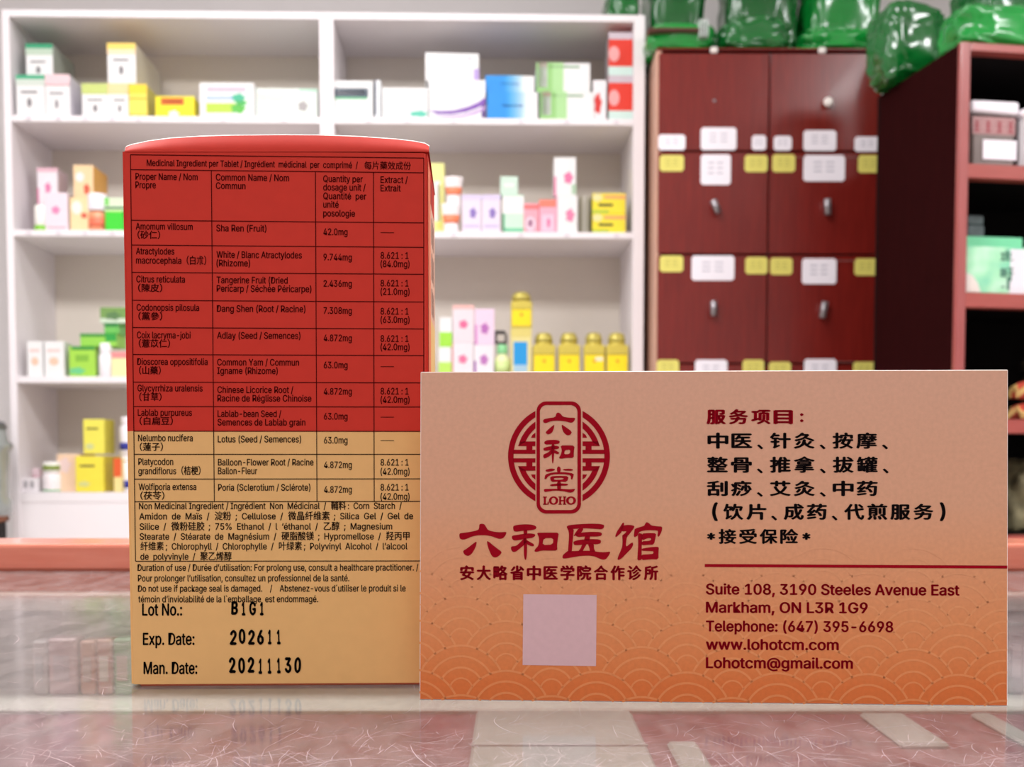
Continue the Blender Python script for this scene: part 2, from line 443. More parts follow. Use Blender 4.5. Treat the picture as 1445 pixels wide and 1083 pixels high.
t = product('medicine_box', 'white box with pink blossom, lower of two beside the yellow boxes', 'box', (785, 815, 277), B2, .012, .06, (243, 232, 238), [(.45, .35, .85, .7, (230, 130, 170), 'printed_blob'), (0, 0, .06, 1, (240, 170, 195))])
product('medicine_box', 'white box with pink blossom, upper of two beside the yellow boxes', 'box', (782, 813, 222), t, .014, .06, (243, 232, 238), [(.45, .38, .85, .68, (230, 120, 165), 'printed_blob'), (0, .5, .1, 1, (240, 130, 175)), (.8, .7, 1, .95, (175, 205, 175))])
product('medicine_box', 'narrow grey olive carton in the gap before the yellow boxes', 'box', (819, 831, 276), B2, .05, .05, (178, 172, 150), [(.3, 0, .7, 1, (205, 198, 190))])
t = B2
for i, (yt, lab) in enumerate([(302, 'yellow carton with red stripe, lower of the stacked pair'), (273, 'yellow carton with red stripe, upper of the stacked pair')]):
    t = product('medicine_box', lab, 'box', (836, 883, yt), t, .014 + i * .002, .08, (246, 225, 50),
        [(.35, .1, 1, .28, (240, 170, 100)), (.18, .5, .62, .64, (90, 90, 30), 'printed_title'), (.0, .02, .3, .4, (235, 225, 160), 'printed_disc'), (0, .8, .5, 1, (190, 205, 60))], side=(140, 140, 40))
# --- third row, left
for x0, x1, lab in ((38, 60, 'small white box with orange spot at the left end of the third shelf'), (62, 90, 'wider white box with orange spot and pink line on the third shelf')):
    product('medicine_box', lab, 'box', (x0, x1, 482), B3, .014, .06, (246, 238, 242), [(.15, .22, .8, .3, (240, 200, 195), 'printed_line'), (.25, .45, .72, .68, (245, 200, 175), 'printed_disc')])
t = product('medicine_box', 'lime green box with dark green lid line, lowest of the green stack', 'box', (97, 134, 489), B3, .012, .08, (165, 220, 75),
    [(.1, 0, 1, .12, (55, 150, 60)), (.25, .28, .75, .5, (130, 190, 60), 'printed_title'), (.0, .7, .6, .92, (110, 205, 140), 'printed_blob')])
t = product('medicine_box', 'lime green box with dark green edge, middle of the green stack', 'box', (113, 164, 471), t, .016, .08, (150, 215, 80), [(0, 0, .7, .25, (60, 150, 60)), (.7, 0, 1, .6, (45, 165, 65))])
t = product('medicine_box', 'green box with deep green top, third up in the green stack', 'box', (147, 167, 456), t, .02, .08, (110, 195, 90), [(0, 0, 1, .35, (40, 130, 60))])
product('medicine_box', 'flat olive green box crowning the green stack', 'box', (141, 182, 434), t, .024, .08, (120, 160, 85), [(.2, .3, .7, .8, (90, 130, 80), 'printed_blob'), (0, .7, 1, 1, (205, 220, 200))])
t = product('medicine_box', 'pale yellow box with pink title beside the white bottle', 'box', (157, 184, 497), B3, .010, .05, (242, 240, 180), [(0, 0, 1, .25, (240, 150, 150), 'printed_title')])
# --- third row, right
t = product('medicine_box', 'white and lime box beside the red package, lower of two', 'box', (619, 637, 490), B3, .014, .05, (243, 240, 242), [(0, .5, 1, 1, (190, 235, 100))])
product('medicine_box', 'white and lime box beside the red package, upper of two', 'box', (620, 638, 448), t, .016, .05, (243, 240, 242), [(0, .5, 1, 1, (165, 230, 70))])
t = product('medicine_box', 'pink flower box, lower of two next to the lime boxes', 'box', (638, 668, 484), B3, .014, .05, (246, 222, 228), [(.3, .35, .7, .6, (235, 120, 160), 'printed_blob'), (0, 0, .06, 1, (245, 160, 160))])
product('medicine_box', 'pink flower box, upper of two next to the lime boxes', 'box', (639, 669, 431), t, .016, .05, (248, 215, 222), [(.3, .4, .7, .62, (235, 110, 155), 'printed_blob'), (0, 0, 1, .1, (248, 190, 185))])
t = product('medicine_box', 'lilac box with purple emblem, lower of two', 'box', (669, 697, 487), B3, .014, .05, (240, 225, 236), [(.3, .3, .7, .62, (190, 120, 190), 'printed_blob'), (0, .5, .1, 1, (160, 80, 180))])
product('medicine_box', 'lilac box with purple emblem, upper of two', 'box', (670, 698, 436), t, .016, .05, (236, 205, 226), [(.3, .4, .7, .7, (185, 110, 185), 'printed_blob'), (0, .45, .12, 1, (220, 140, 210))])
tb = product('medicine_box', 'cream box with a bright blue square under the gold jar', 'box', (721, 750, 463), B3, .012, .06, (235, 222, 150), [(.12, .28, .8, .75, (25, 155, 225)), (.12, .75, .8, .9, (170, 205, 225)), (0, 0, 1, .18, (225, 210, 120))])
# --- bottom row, left
product('medicine_box', 'small white box with grey print at the left of the bottom shelf', 'box', (31, 54, 675), B4, .02, .05, (235, 225, 228), [(.1, .2, .32, .7, (170, 165, 170)), (.5, .2, .72, .7, (170, 165, 170))])
product('medicine_box', 'flat pale pink box behind the small white box', 'box', (38, 56, 662), B4, .09, .04, (238, 205, 212), [(.1, .3, .9, .5, (225, 180, 190))])
tp = product('medicine_box', 'pale peach carton behind the large yellow box', 'box', (80, 112, 641), B4, .03, .12, (246, 212, 180), [(.1, .1, .6, .5, (244, 205, 200), 'printed_blob')])
ty = product('medicine_box', 'large yellow carton on the bottom shelf', 'box', (106, 146, 644), B4, .008, .14, (244, 228, 72), [(.15, .24, .68, .3, (120, 110, 50), 'printed_title'), (.1, .7, .5, .85, (215, 215, 140), 'printed_blob')], side=(238, 216, 30))
product('medicine_box', 'smaller yellow carton stacked on the large yellow carton', 'box', (117, 147, 592), max(ty, tp), .02, .08, (240, 230, 90), [(.15, .24, .7, .3, (120, 115, 50), 'printed_title'), (.1, .7, .5, .88, (210, 215, 150), 'printed_blob')], side=(226, 214, 60))
product('medicine_box', 'narrow orange and cream box beside the large yellow carton', 'box', (160, 171, 647), B4, .012, .06, (246, 225, 150), [(0, 0, 1, .55, (230, 95, 40))])

# --- round things
def round_thing(name, label, cat, x0, x1, yt, zb, set_, parts, group=None, sy=1.0, power=None):
    """parts: (child name or None, colour, [(r,h)...]) r as a share of the half width, h as a share of the height"""
    a, _ = SF.hit(x0, yt, set_); b, zt = SF.hit(x1, yt, set_)
    zb += .0004
    rad, ht = (b - a) / 2, zt - zb
    M = SF.M @ Matrix.Translation(((a + b) / 2, set_ + rad * sy, zb))
    root = None
    for nm, c, prof in parts:
        bm = bmesh.new(); lathe_bm(bm, [(r * rad, h * ht) for r, h in prof], 28, sy=sy, power=power)
        m = c if not isinstance(c, tuple) else cm(c, .35)
        if root is None:
            root = from_bm(name, bm, m, None, M); tag(root, label, cat, group)
        else:
            from_bm(nm, bm, m, root)
    return zt
def jar_parts(body, lid, label, lh=.3):
    return [(None, body, [(.9, 0), (.98, .03), (.98, .62), (.9, .70), (.74, 1 - lh)]),
            ('screw_lid', lid, [(.80, 1 - lh), (.84, 1 - lh + .02), (.84, .96), (.74, 1)]),
            ('printed_label', label, [(1.0, .12), (1.0, .58)])]
round_thing('medicine_jar', 'squat orange jar with a wide white lid on the second shelf', 'jar', 119, 147, 272, B2, .008,
    [(None, (238, 160, 120), [(.88, 0), (.95, .05), (.95, .45), (.85, .52)]), ('screw_lid', (244, 238, 246), [(.95, .55), (1, .58), (1, .97), (.94, 1)]), ('printed_label', (235, 120, 90), [(.97, .1), (.97, .35)])])
round_thing('medicine_bottle', 'small white tube with a lime green foot on the second shelf', 'bottle', 44, 63, 288, B2, .006,
    [(None, (240, 238, 232), [(.8, .18), (.9, .25), (.9, .9), (.7, 1)]), ('screw_cap', (130, 200, 50), [(.9, 0), (.95, .02), (.95, .17), (.9, .19)])])
tubep = [(None, (244, 236, 236), [(.62, 0), (.66, .2), (.98, .95), (1.0, 1)]), ('printed_label', (236, 130, 90), [(.70, .3), (.86, .62)]), ('screw_cap', (246, 240, 242), [(.68, 0), (.70, .02), (.70, .2), (.66, .22)])]
for x0, x1, yt, lab in ((622, 651, 287, 'white and orange cream tube, lower of two'), ):
    tt = round_thing('cream_tube', lab, 'tube', x0, x1, yt, B2, .012, tubep, sy=.6)
round_thing('cream_tube', 'white and orange cream tube, upper of two', 'tube', 626, 654, 249, tt, .014, tubep, sy=.6)
round_thing('medicine_bottle', 'white pill bottle beside the green stack on the third shelf', 'bottle', 136, 156, 484, B3, .006,
    [(None, (243, 238, 244), [(.9, 0), (1, .03), (1, .62), (.8, .7)]), ('screw_cap', (246, 242, 248), [(.82, .71), (.86, .73), (.86, .97), (.8, 1)])])
round_thing('medicine_bottle', 'pale green bottle with green cap left of the cream box', 'bottle', 698, 720, 486, B3, .012,
    [(None, (228, 232, 180), [(.9, 0), (1, .03), (1, .58), (.6, .7), (.6, .74)]), ('screw_cap', (140, 210, 150), [(.66, .72), (.7, .74), (.7, .97), (.62, 1)]), ('printed_label', (205, 225, 150), [(1.02, .12), (1.02, .5)])])
# dark clip on the pale green bottle
cx_, cz_ = SF.hit(707, 473, .03)
bm = bmesh.new()
bx(bm, -.016, .016, -.008, .008, 0, .006, .001); bx(bm, -.016, -.010, -.008, .008, .006, .034, .001); bx(bm, .010, .016, -.008, .008, .006, .026, .001); bx(bm, -.014, .012, -.008, .008, .026, .034, .001)
_, zb_ = SF.hit(707, 485.5, .024)
tag(from_bm('binder_clip', bm, cm((50, 42, 45)), None, SF.M @ Matrix.Translation((cx_, .034, zb_))), 'small dark clip lying on the pale green bottle', 'clip')
m_gold = mat('gold_tin', (214, 196, 86), .3, metal=.25, noise_amt=.06)
m_goldl = mat('gold_lid', (190, 176, 84), .3, metal=.3, noise_amt=.08)
GT = 'gold herbal tins on the third shelf'
def tin(label, x0, x1, yt, zb, set_, dome=False):
    a, _ = SF.hit(x0, yt, set_); b, zt = SF.hit(x1, yt, set_)
    zb += .0004
    w2, ht = (b - a) / 2, zt - zb
    M = SF.M @ Matrix.Translation(((a + b) / 2, set_, zb))
    bm = bmesh.new(); bx(bm, -w2, w2, 0, w2 * 1.5, 0, ht * .72, w2 * .12, seg=2)
    lathe_bm(bm, [(w2 * .86, ht * .71), (w2 * .74, ht * .79)], 24, cy=w2 * .75, sy=.8)
    o = from_bm('gold_tin', bm, m_gold, None, M); tag(o, label, 'tin', GT)
    bm = bmesh.new()
    pr = [(w2 * .80, ht * .79), (w2 * .80, ht * .86), (w2 * .66, ht * .97), (w2 * .4, ht)] if not dome else [(w2 * .9, ht * .76), (w2 * .92, ht * .85), (w2 * .74, ht * .95), (w2 * .4, ht)]
    lathe_bm(bm, pr, 24, cy=w2 * .75, sy=.8); from_bm('tin_lid', bm, m_goldl, o)
    box('printed_label', -w2 * .88, w2 * .88, -.0006, .0004, ht * .06, ht * .50, cm((246, 220, 14)), o)
    box('label_rim', -w2 * .9, w2 * .9, -.0005, .0004, ht * .505, ht * .52, cm((120, 100, 40)), o)
    bm = bmesh.new(); lathe_bm(bm, [(w2 * .16, 0), (w2 * .16, .0004)], 12)
    bmesh.ops.rotate(bm, verts=bm.verts, cent=(0, 0, 0), matrix=Matrix.Rotation(R(90), 3, 'X')); bmesh.ops.translate(bm, verts=bm.verts, vec=(0, -.0006, ht * .36))
    from_bm('printed_crest', bm, cm((214, 150, 30)), o)
    return o
for x0, x1, lab in ((752, 784, 'gold tin with yellow label, leftmost of the row of four'), (788, 819, 'gold tin with yellow label, second in the row of four'),
                    (824, 854, 'gold tin with scuffed lid and white tear on the label'), (856, 887, 'gold tin with yellow label, against the shelf side')):
    o = tin(lab, x0, x1, 469, B3, .012)
    if x0 == 824:
        a_ = SF.hit(824, 500, .012)[0]; c_ = (SF.hit(854, 500, .012)[0] - a_)
        box('label_tear', c_ * .05, c_ * .4, -.0010, -.0004, .042, .052, cm((240, 225, 200)), o)
        box('lid_scuff', -c_ * .2, c_ * .05, c_ * .06, c_ * .12, .073, .083, cm((244, 240, 225)), o)
tin('gold tin with domed lid standing on the cream box', 721, 751, 411, tb, .014, True)
round_thing('medicine_jar', 'small white jar with olive banded lid on the bottom shelf', 'jar', 55, 82, 652, B4, .012,
    [(None, (244, 236, 238), [(.95, 0), (1, .04), (1, .56), (.92, .62)]), ('screw_lid', (238, 236, 230), [(.92, .64), (.95, .66), (.95, .97), (.9, 1)]), ('lid_band', (130, 150, 60), [(.965, .72), (.965, .88)]), ('printed_line', (120, 190, 130), [(1.01, .03), (1.01, .08)])])
tt = B4
for yt, lab in ((641, 'white bottle with navy band, lower of two behind the red package'), (588, 'white bottle with navy band, upper of two behind the red package')):
    tt = round_thing('medicine_bottle', lab, 'bottle', 164, 194, yt, tt, .03,
        [(None, (243, 238, 245), [(.92, 0), (1, .03), (1, .7), (.8, .78)]), ('screw_cap', (246, 242, 248), [(.8, .78), (.84, .8), (.84, .97), (.78, 1)]), ('printed_band', (45, 50, 150), [(1.01, .1), (1.01, .3)])])

# ================================================================== HERB DRAWER CABINET
DF = Frame((0, 2.81, 0), R(.4))
m_cherry = mat('cherry_wood', (124, 32, 25), .26, noise_amt=.12, noise_scale=9, stretch=(14, 14, 1.2), spec=.5, coat=.12, c2=(94, 20, 16))
m_cherry_dk = mat('cherry_gap', (40, 10, 10), .5, noise_amt=.1)
m_side_lit = mat('cabinet_side_lit', (205, 160, 138), .35, noise_amt=.06, noise_scale=12, stretch=(10, 10, 1))  # paler tan paints in the light on this side
m_paper = mat('label_paper', (246, 240, 248), .6, noise_amt=.01)
m_ypap = mat('yellow_label_paper', (226, 216, 110), .6, noise_amt=.04)
m_ink = mat('faint_ink', (190, 186, 200), .7)
m_yink = mat('olive_ink', (190, 180, 85), .7)
m_pewter = mat('pewter', (165, 160, 165), .3, metal=.8, noise_amt=.1)
def dx(px, py, s=0): return DF.hit(px, py, s)[0]
def dz(px, py, s=0): return DF.hit(px, py, s)[1]
cab = empty('drawer_cabinet', DF.M)
tag(cab, 'reddish brown herb drawer cabinet with paper labels on its fronts', 'cabinet')
cx0, cx1 = dx(925, 300), dx(1241, 300)
cz1 = dz(1080, 71)
CD = .46
bm = bmesh.new(); bx(bm, cx0 + .004, cx1 - .002, .012, CD, 0.06, cz1 - .002, .002)
from_bm('carcass', bm, m_cherry_dk, cab)
box('side_panel', cx0, cx0 + .014, .003, CD, 0, cz1, m_side_lit, cab, .002)
box('side_panel', cx1 - .012, cx1, .003, CD, 0, cz1, m_cherry, cab, .002)
box('top_panel', cx0, cx1, .0, CD, cz1, cz1 + .006, m_cherry, cab, .002)
box('plinth', cx0 + .02, cx1 - .02, .02, CD, 0, .06, m_cherry_dk, cab)
rows = [75, 214.5, 360, 514, 668]
zr = [dz(1080, y) for y in rows]
h_ = zr[-2] - zr[-1]
while zr[-1] - h_ > .08: zr.append(zr[-1] - h_)
xm = dx(1084, 300)
xa, xb, xc, xd = cx0 + .006, xm - .002, xm + .002, cx1 - .001
def ztube(bm, p0, p1, r0, n=12, hollow=.45):
    d = (Vector(p1) - Vector(p0)); L = d.length; q = d.to_track_quat('Z', 'Y').to_matrix()
    rings = []
    for rr, z in ((r0 * hollow, 0.0), (r0, 0.0), (r0, L), (r0 * hollow, L), (r0 * hollow, L * .5)):
        rings.append([bm.verts.new(Vector(p0) + q @ Vector((rr * math.cos(2 * math.pi * k / n), rr * math.sin(2 * math.pi * k / n), z))) for k in range(n)])
    for a, b in zip(rings[:-1], rings[1:]):
        for k in range(n): bm.faces.new((a[k], a[(k + 1) % n], b[(k + 1) % n], b[k])).smooth = True
    bm.faces.new(rings[0][::-1]); bm.faces.new(rings[-1])
labels = {  # (row, col): list of (x0,y0,x1,y1,yellow?)
    (0, 0): [(929, 190, 967, 212, 0), (989, 180, 1039, 212, 0), (1061, 191, 1081, 212, 0)],
    (0, 1): [(1092, 192, 1117, 212.5, 0), (1134, 184, 1180, 213, 0), (1206, 193, 1242, 214, 0)],
    (1, 0): [(931, 219, 965, 242, 1), (989, 218, 1031, 261, 0), (1051, 219, 1083, 243, 1)],
    (1, 1): [(1090, 218, 1122, 243, 1), (1134, 219, 1192, 256, 0), (1211, 219, 1243, 244, 1)],
    (2, 0): [(931, 361, 964, 384, 1), (976, 361, 1036, 396, 0), (1052, 363, 1083, 387, 1)],
    (2, 1): [(1087, 364, 1118, 388, 1), (1132, 365, 1180, 401, 0), (1206, 365, 1237, 389, 1)],
    (3, 0): [(927, 508, 958, 530, 1), (981, 508, 1026, 540, 0), (1048, 508, 1078, 531, 1)],
    (3, 1): [(1085, 511, 1116, 532, 1), (1135, 507, 1180, 540, 0), (1204, 511, 1235, 532, 1)]}
knobs = {(1, 0): (1006, 283, 1014, 301), (1, 1): (1167, 281, 1168, 303), (2, 0): (1007, 425, 1007, 446), (2, 1): (1164, 426, 1160, 449)}
for r in range(len(zr) - 1):
    for c in range(2):
        x0, x1 = (xa, xb) if c == 0 else (xc, xd)
        d = box('drawer', x0, x1, -.003, .02, zr[r + 1] + .0028, zr[r] - .0015, m_cherry, cab, .0015)
        for (lx0, ly0, lx1, ly1, yel) in labels.get((r, c), []):
            a, z1 = DF.hit(lx0, ly0, -.004); b, z0 = DF.hit(lx1, ly1, -.004)
            bm = bmesh.new(); bx(bm, a, b, -.0046, -.0032, z0, z1, 0)
            es = [e for e in bm.edges if abs(e.verts[0].co.x - e.verts[1].co.x) < 1e-6 and abs(e.verts[0].co.z - e.verts[1].co.z) < 1e-6]
            bmesh.ops.bevel(bm, geom=es, offset=.004, segments=3, affect='EDGES')
            wv = b - a; hv = z1 - z0
            for q in range(3):
                for s2 in range(2):
                    u0 = a + wv * (.24 + .3 * s2); zz = z1 - hv * (.3 + .17 * q)
                    bx(bm, u0, u0 + wv * .2, -.00475, -.0045, zz, zz + hv * .05, 0, 1)
            from_bm('paper_label', bm, [m_ypap, m_yink] if yel else [m_paper, m_ink], d)
        if (r, c) in knobs:
            kx0, ky0, kx1, ky1 = knobs[(r, c)]
            a, z1 = DF.hit(kx0, ky0, -.02); b, z0 = DF.hit(kx1, ky1, -.02)
            bm = bmesh.new(); ztube(bm, (a, -.024, z1), (b, -.019, z0), .0085)
            ztube(bm, ((a + b) / 2, -.016, (z0 + z1) / 2), ((a + b) / 2, -.002, (z0 + z1) / 2), .004)
            from_bm('drawer_pull', bm, m_pewter, d)
        elif (r, c) == (0, 1):
            a, z0 = DF.hit(1170, 143, -.02)
            bm = bmesh.new(); lathe_bm(bm, [(.004, 0), (.009, .004), (.012, .010), (.011, .016), (.006, .019)], 20)
            bmesh.ops.rotate(bm, verts=bm.verts, cent=(0, 0, 0), matrix=Matrix.Rotation(R(90), 3, 'X'))
            bmesh.ops.translate(bm, verts=bm.verts, vec=(a, -.003, z0))
            o = from_bm('drawer_pull', bm, mat('ivory', (240, 232, 226), .3), d); o['label'] = 'round ivory knob'
        elif (r, c) == (0, 0):
            a, z0 = DF.hit(1008, 142, -.004)
            o = box('screw_head', a - .004, a + .004, -.005, -.002, z0 - .003, z0 + .003, m_pewter, d, .001)
for px in (1008, 1161):
    a, z0 = DF.hit(px, 70, -.006)
    box('door_bumper', a - .009, a + .009, -.006, .004, cz1 - .008, cz1 + .007, mat('ivory', (240, 232, 226), .3), cab, .003)
def wire(x0, x1, y):  # thin strings across the drawer tops
    a, z = DF.hit(x0, y, -.006); b, _ = DF.hit(x1, y, -.006)
    box('string', a, b, -.0062, -.005, z - .0006, z + .0006, mat('string', (150, 110, 105), .5), cab)
wire(1122, 1136, 222); wire(1190, 1212, 222); wire(1180, 1208, 368); wire(1180, 1206, 511)

# ================================================================== RIGHT-HAND BOOKCASE
BF = Frame(EYE + raydir(1356, 640) * 2.2, R(9))
BF = Frame((BF.o.x, BF.o.y, 0), R(9))
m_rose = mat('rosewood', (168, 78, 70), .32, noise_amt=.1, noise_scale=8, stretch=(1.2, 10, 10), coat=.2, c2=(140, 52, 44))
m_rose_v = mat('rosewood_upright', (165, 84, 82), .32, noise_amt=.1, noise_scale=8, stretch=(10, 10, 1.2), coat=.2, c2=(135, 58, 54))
m_rose_dk = mat('rosewood_shaded_panel', (40, 8, 9), .8, spec=.03, noise_amt=.15, noise_scale=8, stretch=(10, 10, 1.2))  # near-black: the panel's shade is put into its base colour
m_black = mat('bookcase_interior_shade', (15, 11, 11), .9, spec=.1)  # black base colour stands for the unlit inside of the case
def qx(px, py, s=0): return BF.hit(px, py, s)[0]
def qz(px, py, s=0): return BF.hit(px, py, s)[1]
bc = empty('bookcase', BF.M)
tag(bc, 'tall reddish brown bookcase at the right edge, dark inside', 'shelf')
bx0, bx1, bz1, BW, BD = qx(1353, 300), qx(1366, 300), qz(1362, 59), .80, .33
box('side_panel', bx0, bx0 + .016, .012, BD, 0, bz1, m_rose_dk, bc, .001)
box('front_stile', bx0 - .001, bx1, 0, .014, 0, bz1 + .001, m_rose_v, bc, .002)
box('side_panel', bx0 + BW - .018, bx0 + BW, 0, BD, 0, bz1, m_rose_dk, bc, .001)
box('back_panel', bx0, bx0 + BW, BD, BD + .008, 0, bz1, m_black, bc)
box('inner_shade_sheet', bx0 + .016, bx0 + .018, .014, BD, 0, bz1 - .02, m_black, bc)  # thin black sheet added to paint the shade inside
zt_ = qz(1400, 73)
box('top_panel', bx1, bx0 + BW - .018, 0, .03, zt_, bz1, m_rose, bc, .001)
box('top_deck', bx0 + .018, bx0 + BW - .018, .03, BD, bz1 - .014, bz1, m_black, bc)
QZ = []
for yt, yb in ((232, 252), (413.5, 434.5), (592, 612), (757, 792)):
    z1, z0 = qz(1400, yt), qz(1400, yb)
    QZ.append(z1)
    box('shelf_board', bx1 - .002, bx0 + BW - .018, .001, .03, z0, z1, m_rose, bc, .001)
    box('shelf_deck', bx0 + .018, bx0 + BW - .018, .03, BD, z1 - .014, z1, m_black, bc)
box('plinth', bx1, bx0 + BW - .018, .01, .03, 0, .1, m_rose, bc)
def bplace(px, py, set_, z):
    a, _ = BF.hit(px, py, set_); return BF.M @ Matrix.Translation((a, set_, z))
# clear tub with white lid
m_clear = mat('clear_tub', (120, 105, 100), .25, noise_amt=.2, noise_scale=25, coat=.4)
a, zt1 = BF.hit(1367, 141, .03); b, _ = BF.hit(1436, 141, .03); zb1 = QZ[0] + .0005; a += .004
tb_ = empty('storage_tub', BF.M @ Matrix.Translation(((a + b) / 2, .03, zb1)))
tag(tb_, 'cloudy plastic tub with a white lid, red lettering strip and white label', 'tub')
wd, ht = b - a, zt1 - zb1
box('tub_body', -wd / 2 + .002, wd / 2 - .002, 0, .14, 0, ht * .8, m_clear, tb_, .006)
bm = bmesh.new(); bx(bm, -wd / 2 - .002, wd / 2 + .002, -.006, .146, ht * .80, ht, .007, seg=3)
for v in bm.verts:
    if v.co.z < ht * .86 and v.co.x < 0: v.co.z += .003
from_bm('lid', bm, m_paper, tb_)
box('frosted_strip', -wd / 2 + .004, wd / 2 - .004, -.0008, .001, ht * .50, ht * .76, mat('frosted_pink', (176, 128, 128), .4, noise_amt=.25, noise_scale=120), tb_)
for k in range(4):
    u = -wd / 2 + wd * (.14 + .24 * k)
    bm = bmesh.new()
    bx(bm, u - .006, u + .006, -.0016, -.0006, ht * .62, ht * .635, 0); bx(bm, u - .002, u + .002, -.0016, -.0006, ht * .53, ht * .70, 0)
    bx(bm, u - .007, u + .007, -.0016, -.0006, ht * .545, ht * .56, 0); bx(bm, u - .005, u + .005, -.0016, -.0006, ht * .68, ht * .695, 0)
    from_bm('red_letter', bm, cm((160, 60, 70)), tb_)
x0_, z1_ = BF.hit(1387, 197, .028); x1_, z0_ = BF.hit(1434, 227, .028)
o = box('paper_label', x0_ - (a + b) / 2, x1_ - (a + b) / 2, -.003, -.001, z0_ - zb1, z1_ - zb1, m_paper, tb_, .0006)
a2, zt2 = BF.hit(1440, 153, .02); b2, _ = BF.hit(1500, 153, .02); a2 += .004
t3_ = empty('storage_tub', BF.M @ Matrix.Translation(((a2 + b2) / 2, .02, zb1)))
tag(t3_, 'frosted white tub cut off by the right edge of the frame', 'tub')
wd = b2 - a2; ht = zt2 - zb1
box('tub_body', -wd / 2, wd / 2, 0, .14, 0, ht * .86, mat('frosted_tub', (186, 180, 184), .3, noise_amt=.1), t3_, .006)
box('lid', -wd / 2 - .002, wd / 2 + .002, -.003, .143, ht * .86, ht, m_paper, t3_, .005)
# mint green packet box
a, zt1 = BF.hit(1361, 347, .012); b, _ = BF.hit(1470, 347, .012); zb1 = QZ[1] + .0005
wd, ht = b - a, zt1 - zb1
a += .004; wd -= .004
def green_mat():
    m = bpy.data.materials.new('mint_watercolour_print'); m.use_nodes = True; nt = m.node_tree; bs = nt.nodes['Principled BSDF']
    bs.inputs['Roughness'].default_value = .4
    tc = nt.nodes.new('ShaderNodeTexCoord'); n = nt.nodes.new('ShaderNodeTexNoise'); n.inputs['Scale'].default_value = 14; n.inputs['Detail'].default_value = 2
    cr = nt.nodes.new('ShaderNodeValToRGB'); e = cr.color_ramp.elements
    e[0].position = .35; e[0].color = (*lin((110, 200, 165)), 1); e[1].position = .68; e[1].color = (*lin((205, 232, 215)), 1)
    k = e.new(.5); k.color = (*lin((160, 222, 180)), 1)
    nt.links.new(tc.outputs['Object'], n.inputs['Vector']); nt.links.new(n.outputs['Fac'], cr.inputs[0]); nt.links.new(cr.outputs[0], bs.inputs['Base Color'])
    return m
m_mint = green_mat()
bm = bmesh.new(); bx(bm, 0, wd, 0, .12, 0, ht, .0015)
gb = from_bm('tea_box', bm, m_mint, None, BF.M @ Matrix.Translation((a, .012, zb1)))
tag(gb, 'mint green watercolour box with dark characters on the bookcase shelf', 'box')
def gpx(px, py): x, z = BF.hit(px, py, .012); return x - a, z - zb1
x0_, z1_ = gpx(1426, 352); x1_, _ = gpx(1466, 352)
box('white_panel', x0_, x1_, -.0006, .0004, .001, z1_, cm((226, 222, 230)), gb)
bm = bmesh.new()
for (p, q, r_, s_) in ((1412, 357, 1428, 359), (1414, 357, 1416, 368), (1420, 353, 1422, 367), (1412, 366, 1430, 368), (1418, 361, 1427, 363), (1412, 379, 1420, 391), (1422, 378, 1430, 380), (1425, 378, 1427, 397), (1420, 385, 1430, 387), (1421, 391, 1424, 409), (1413, 404, 1417, 406)):
    x0_, z1_ = gpx(p, q); x1_, z0_ = gpx(r_, s_)
    bx(bm, x0_, x1_, -.0013, -.0002, z0_, z1_)
from_bm('printed_characters', bm, cm((70, 120, 100)), gb)
bm = bmesh.new()
a_, z_ = gpx(1352, 402)
lathe_bm(bm, [(.030, 0), (.030, .001)], 24)
x0_, z1_ = gpx(1361, 385); x1_, _ = gpx(1384, 385)
bm.free(); bm = bmesh.new()
va = [bm.verts.new((max(.0008, x), -.0012, z)) for x, z in [(.0008, .002), (x1_, .002), (x1_ * .8, z1_ * .5), (x1_ * .45, z1_ * .85), (.0008, z1_)]]
bm.faces.new(va)
r_ = bmesh.ops.extrude_face_region(bm, geom=bm.faces[:]); bmesh.ops.translate(bm, verts=[v for v in r_['geom'] if isinstance(v, bmesh.types.BMVert)], vec=(0, .0012, 0))
from_bm('printed_rock', bm, cm((222, 212, 205)), gb)
x0_, z1_ = BF.hit(1361, 333, .07); x1_, _ = BF.hit(1441, 333, .07)
bm = bmesh.new(); bx(bm, 0, x1_ - x0_, 0, .05, 0, z1_ - zb1 - ht, .0015)
tag(from_bm('tea_box', bm, cm((120, 215, 165)), None, BF.M @ Matrix.Translation((x0_ + .004, .07, zb1 + ht))), 'flat bright mint box lying on the watercolour box', 'box')
gz = zb1 + ht + (z1_ - zb1 - ht)
for k, (y0, y1) in enumerate(((333, 318), (317, 304))):
    x0_, _ = BF.hit(1365, y1, .085); x1_, zz1 = BF.hit(1390 - k, y1, .085)
    bm = bmesh.new(); bx(bm, 0, x1_ - x0_, 0, .03, 0, zz1 - gz, .004, seg=2)
    tag(from_bm('cloth_pack', bm, mat('slate_pack', (86, 98, 100), .6, noise_amt=.3, noise_scale=60), None, BF.M @ Matrix.Translation((x0_, .085, gz))),
        ('lower' if k == 0 else 'upper') + ' slate grey packet on the flat mint box', 'packet')
    gz = zz1
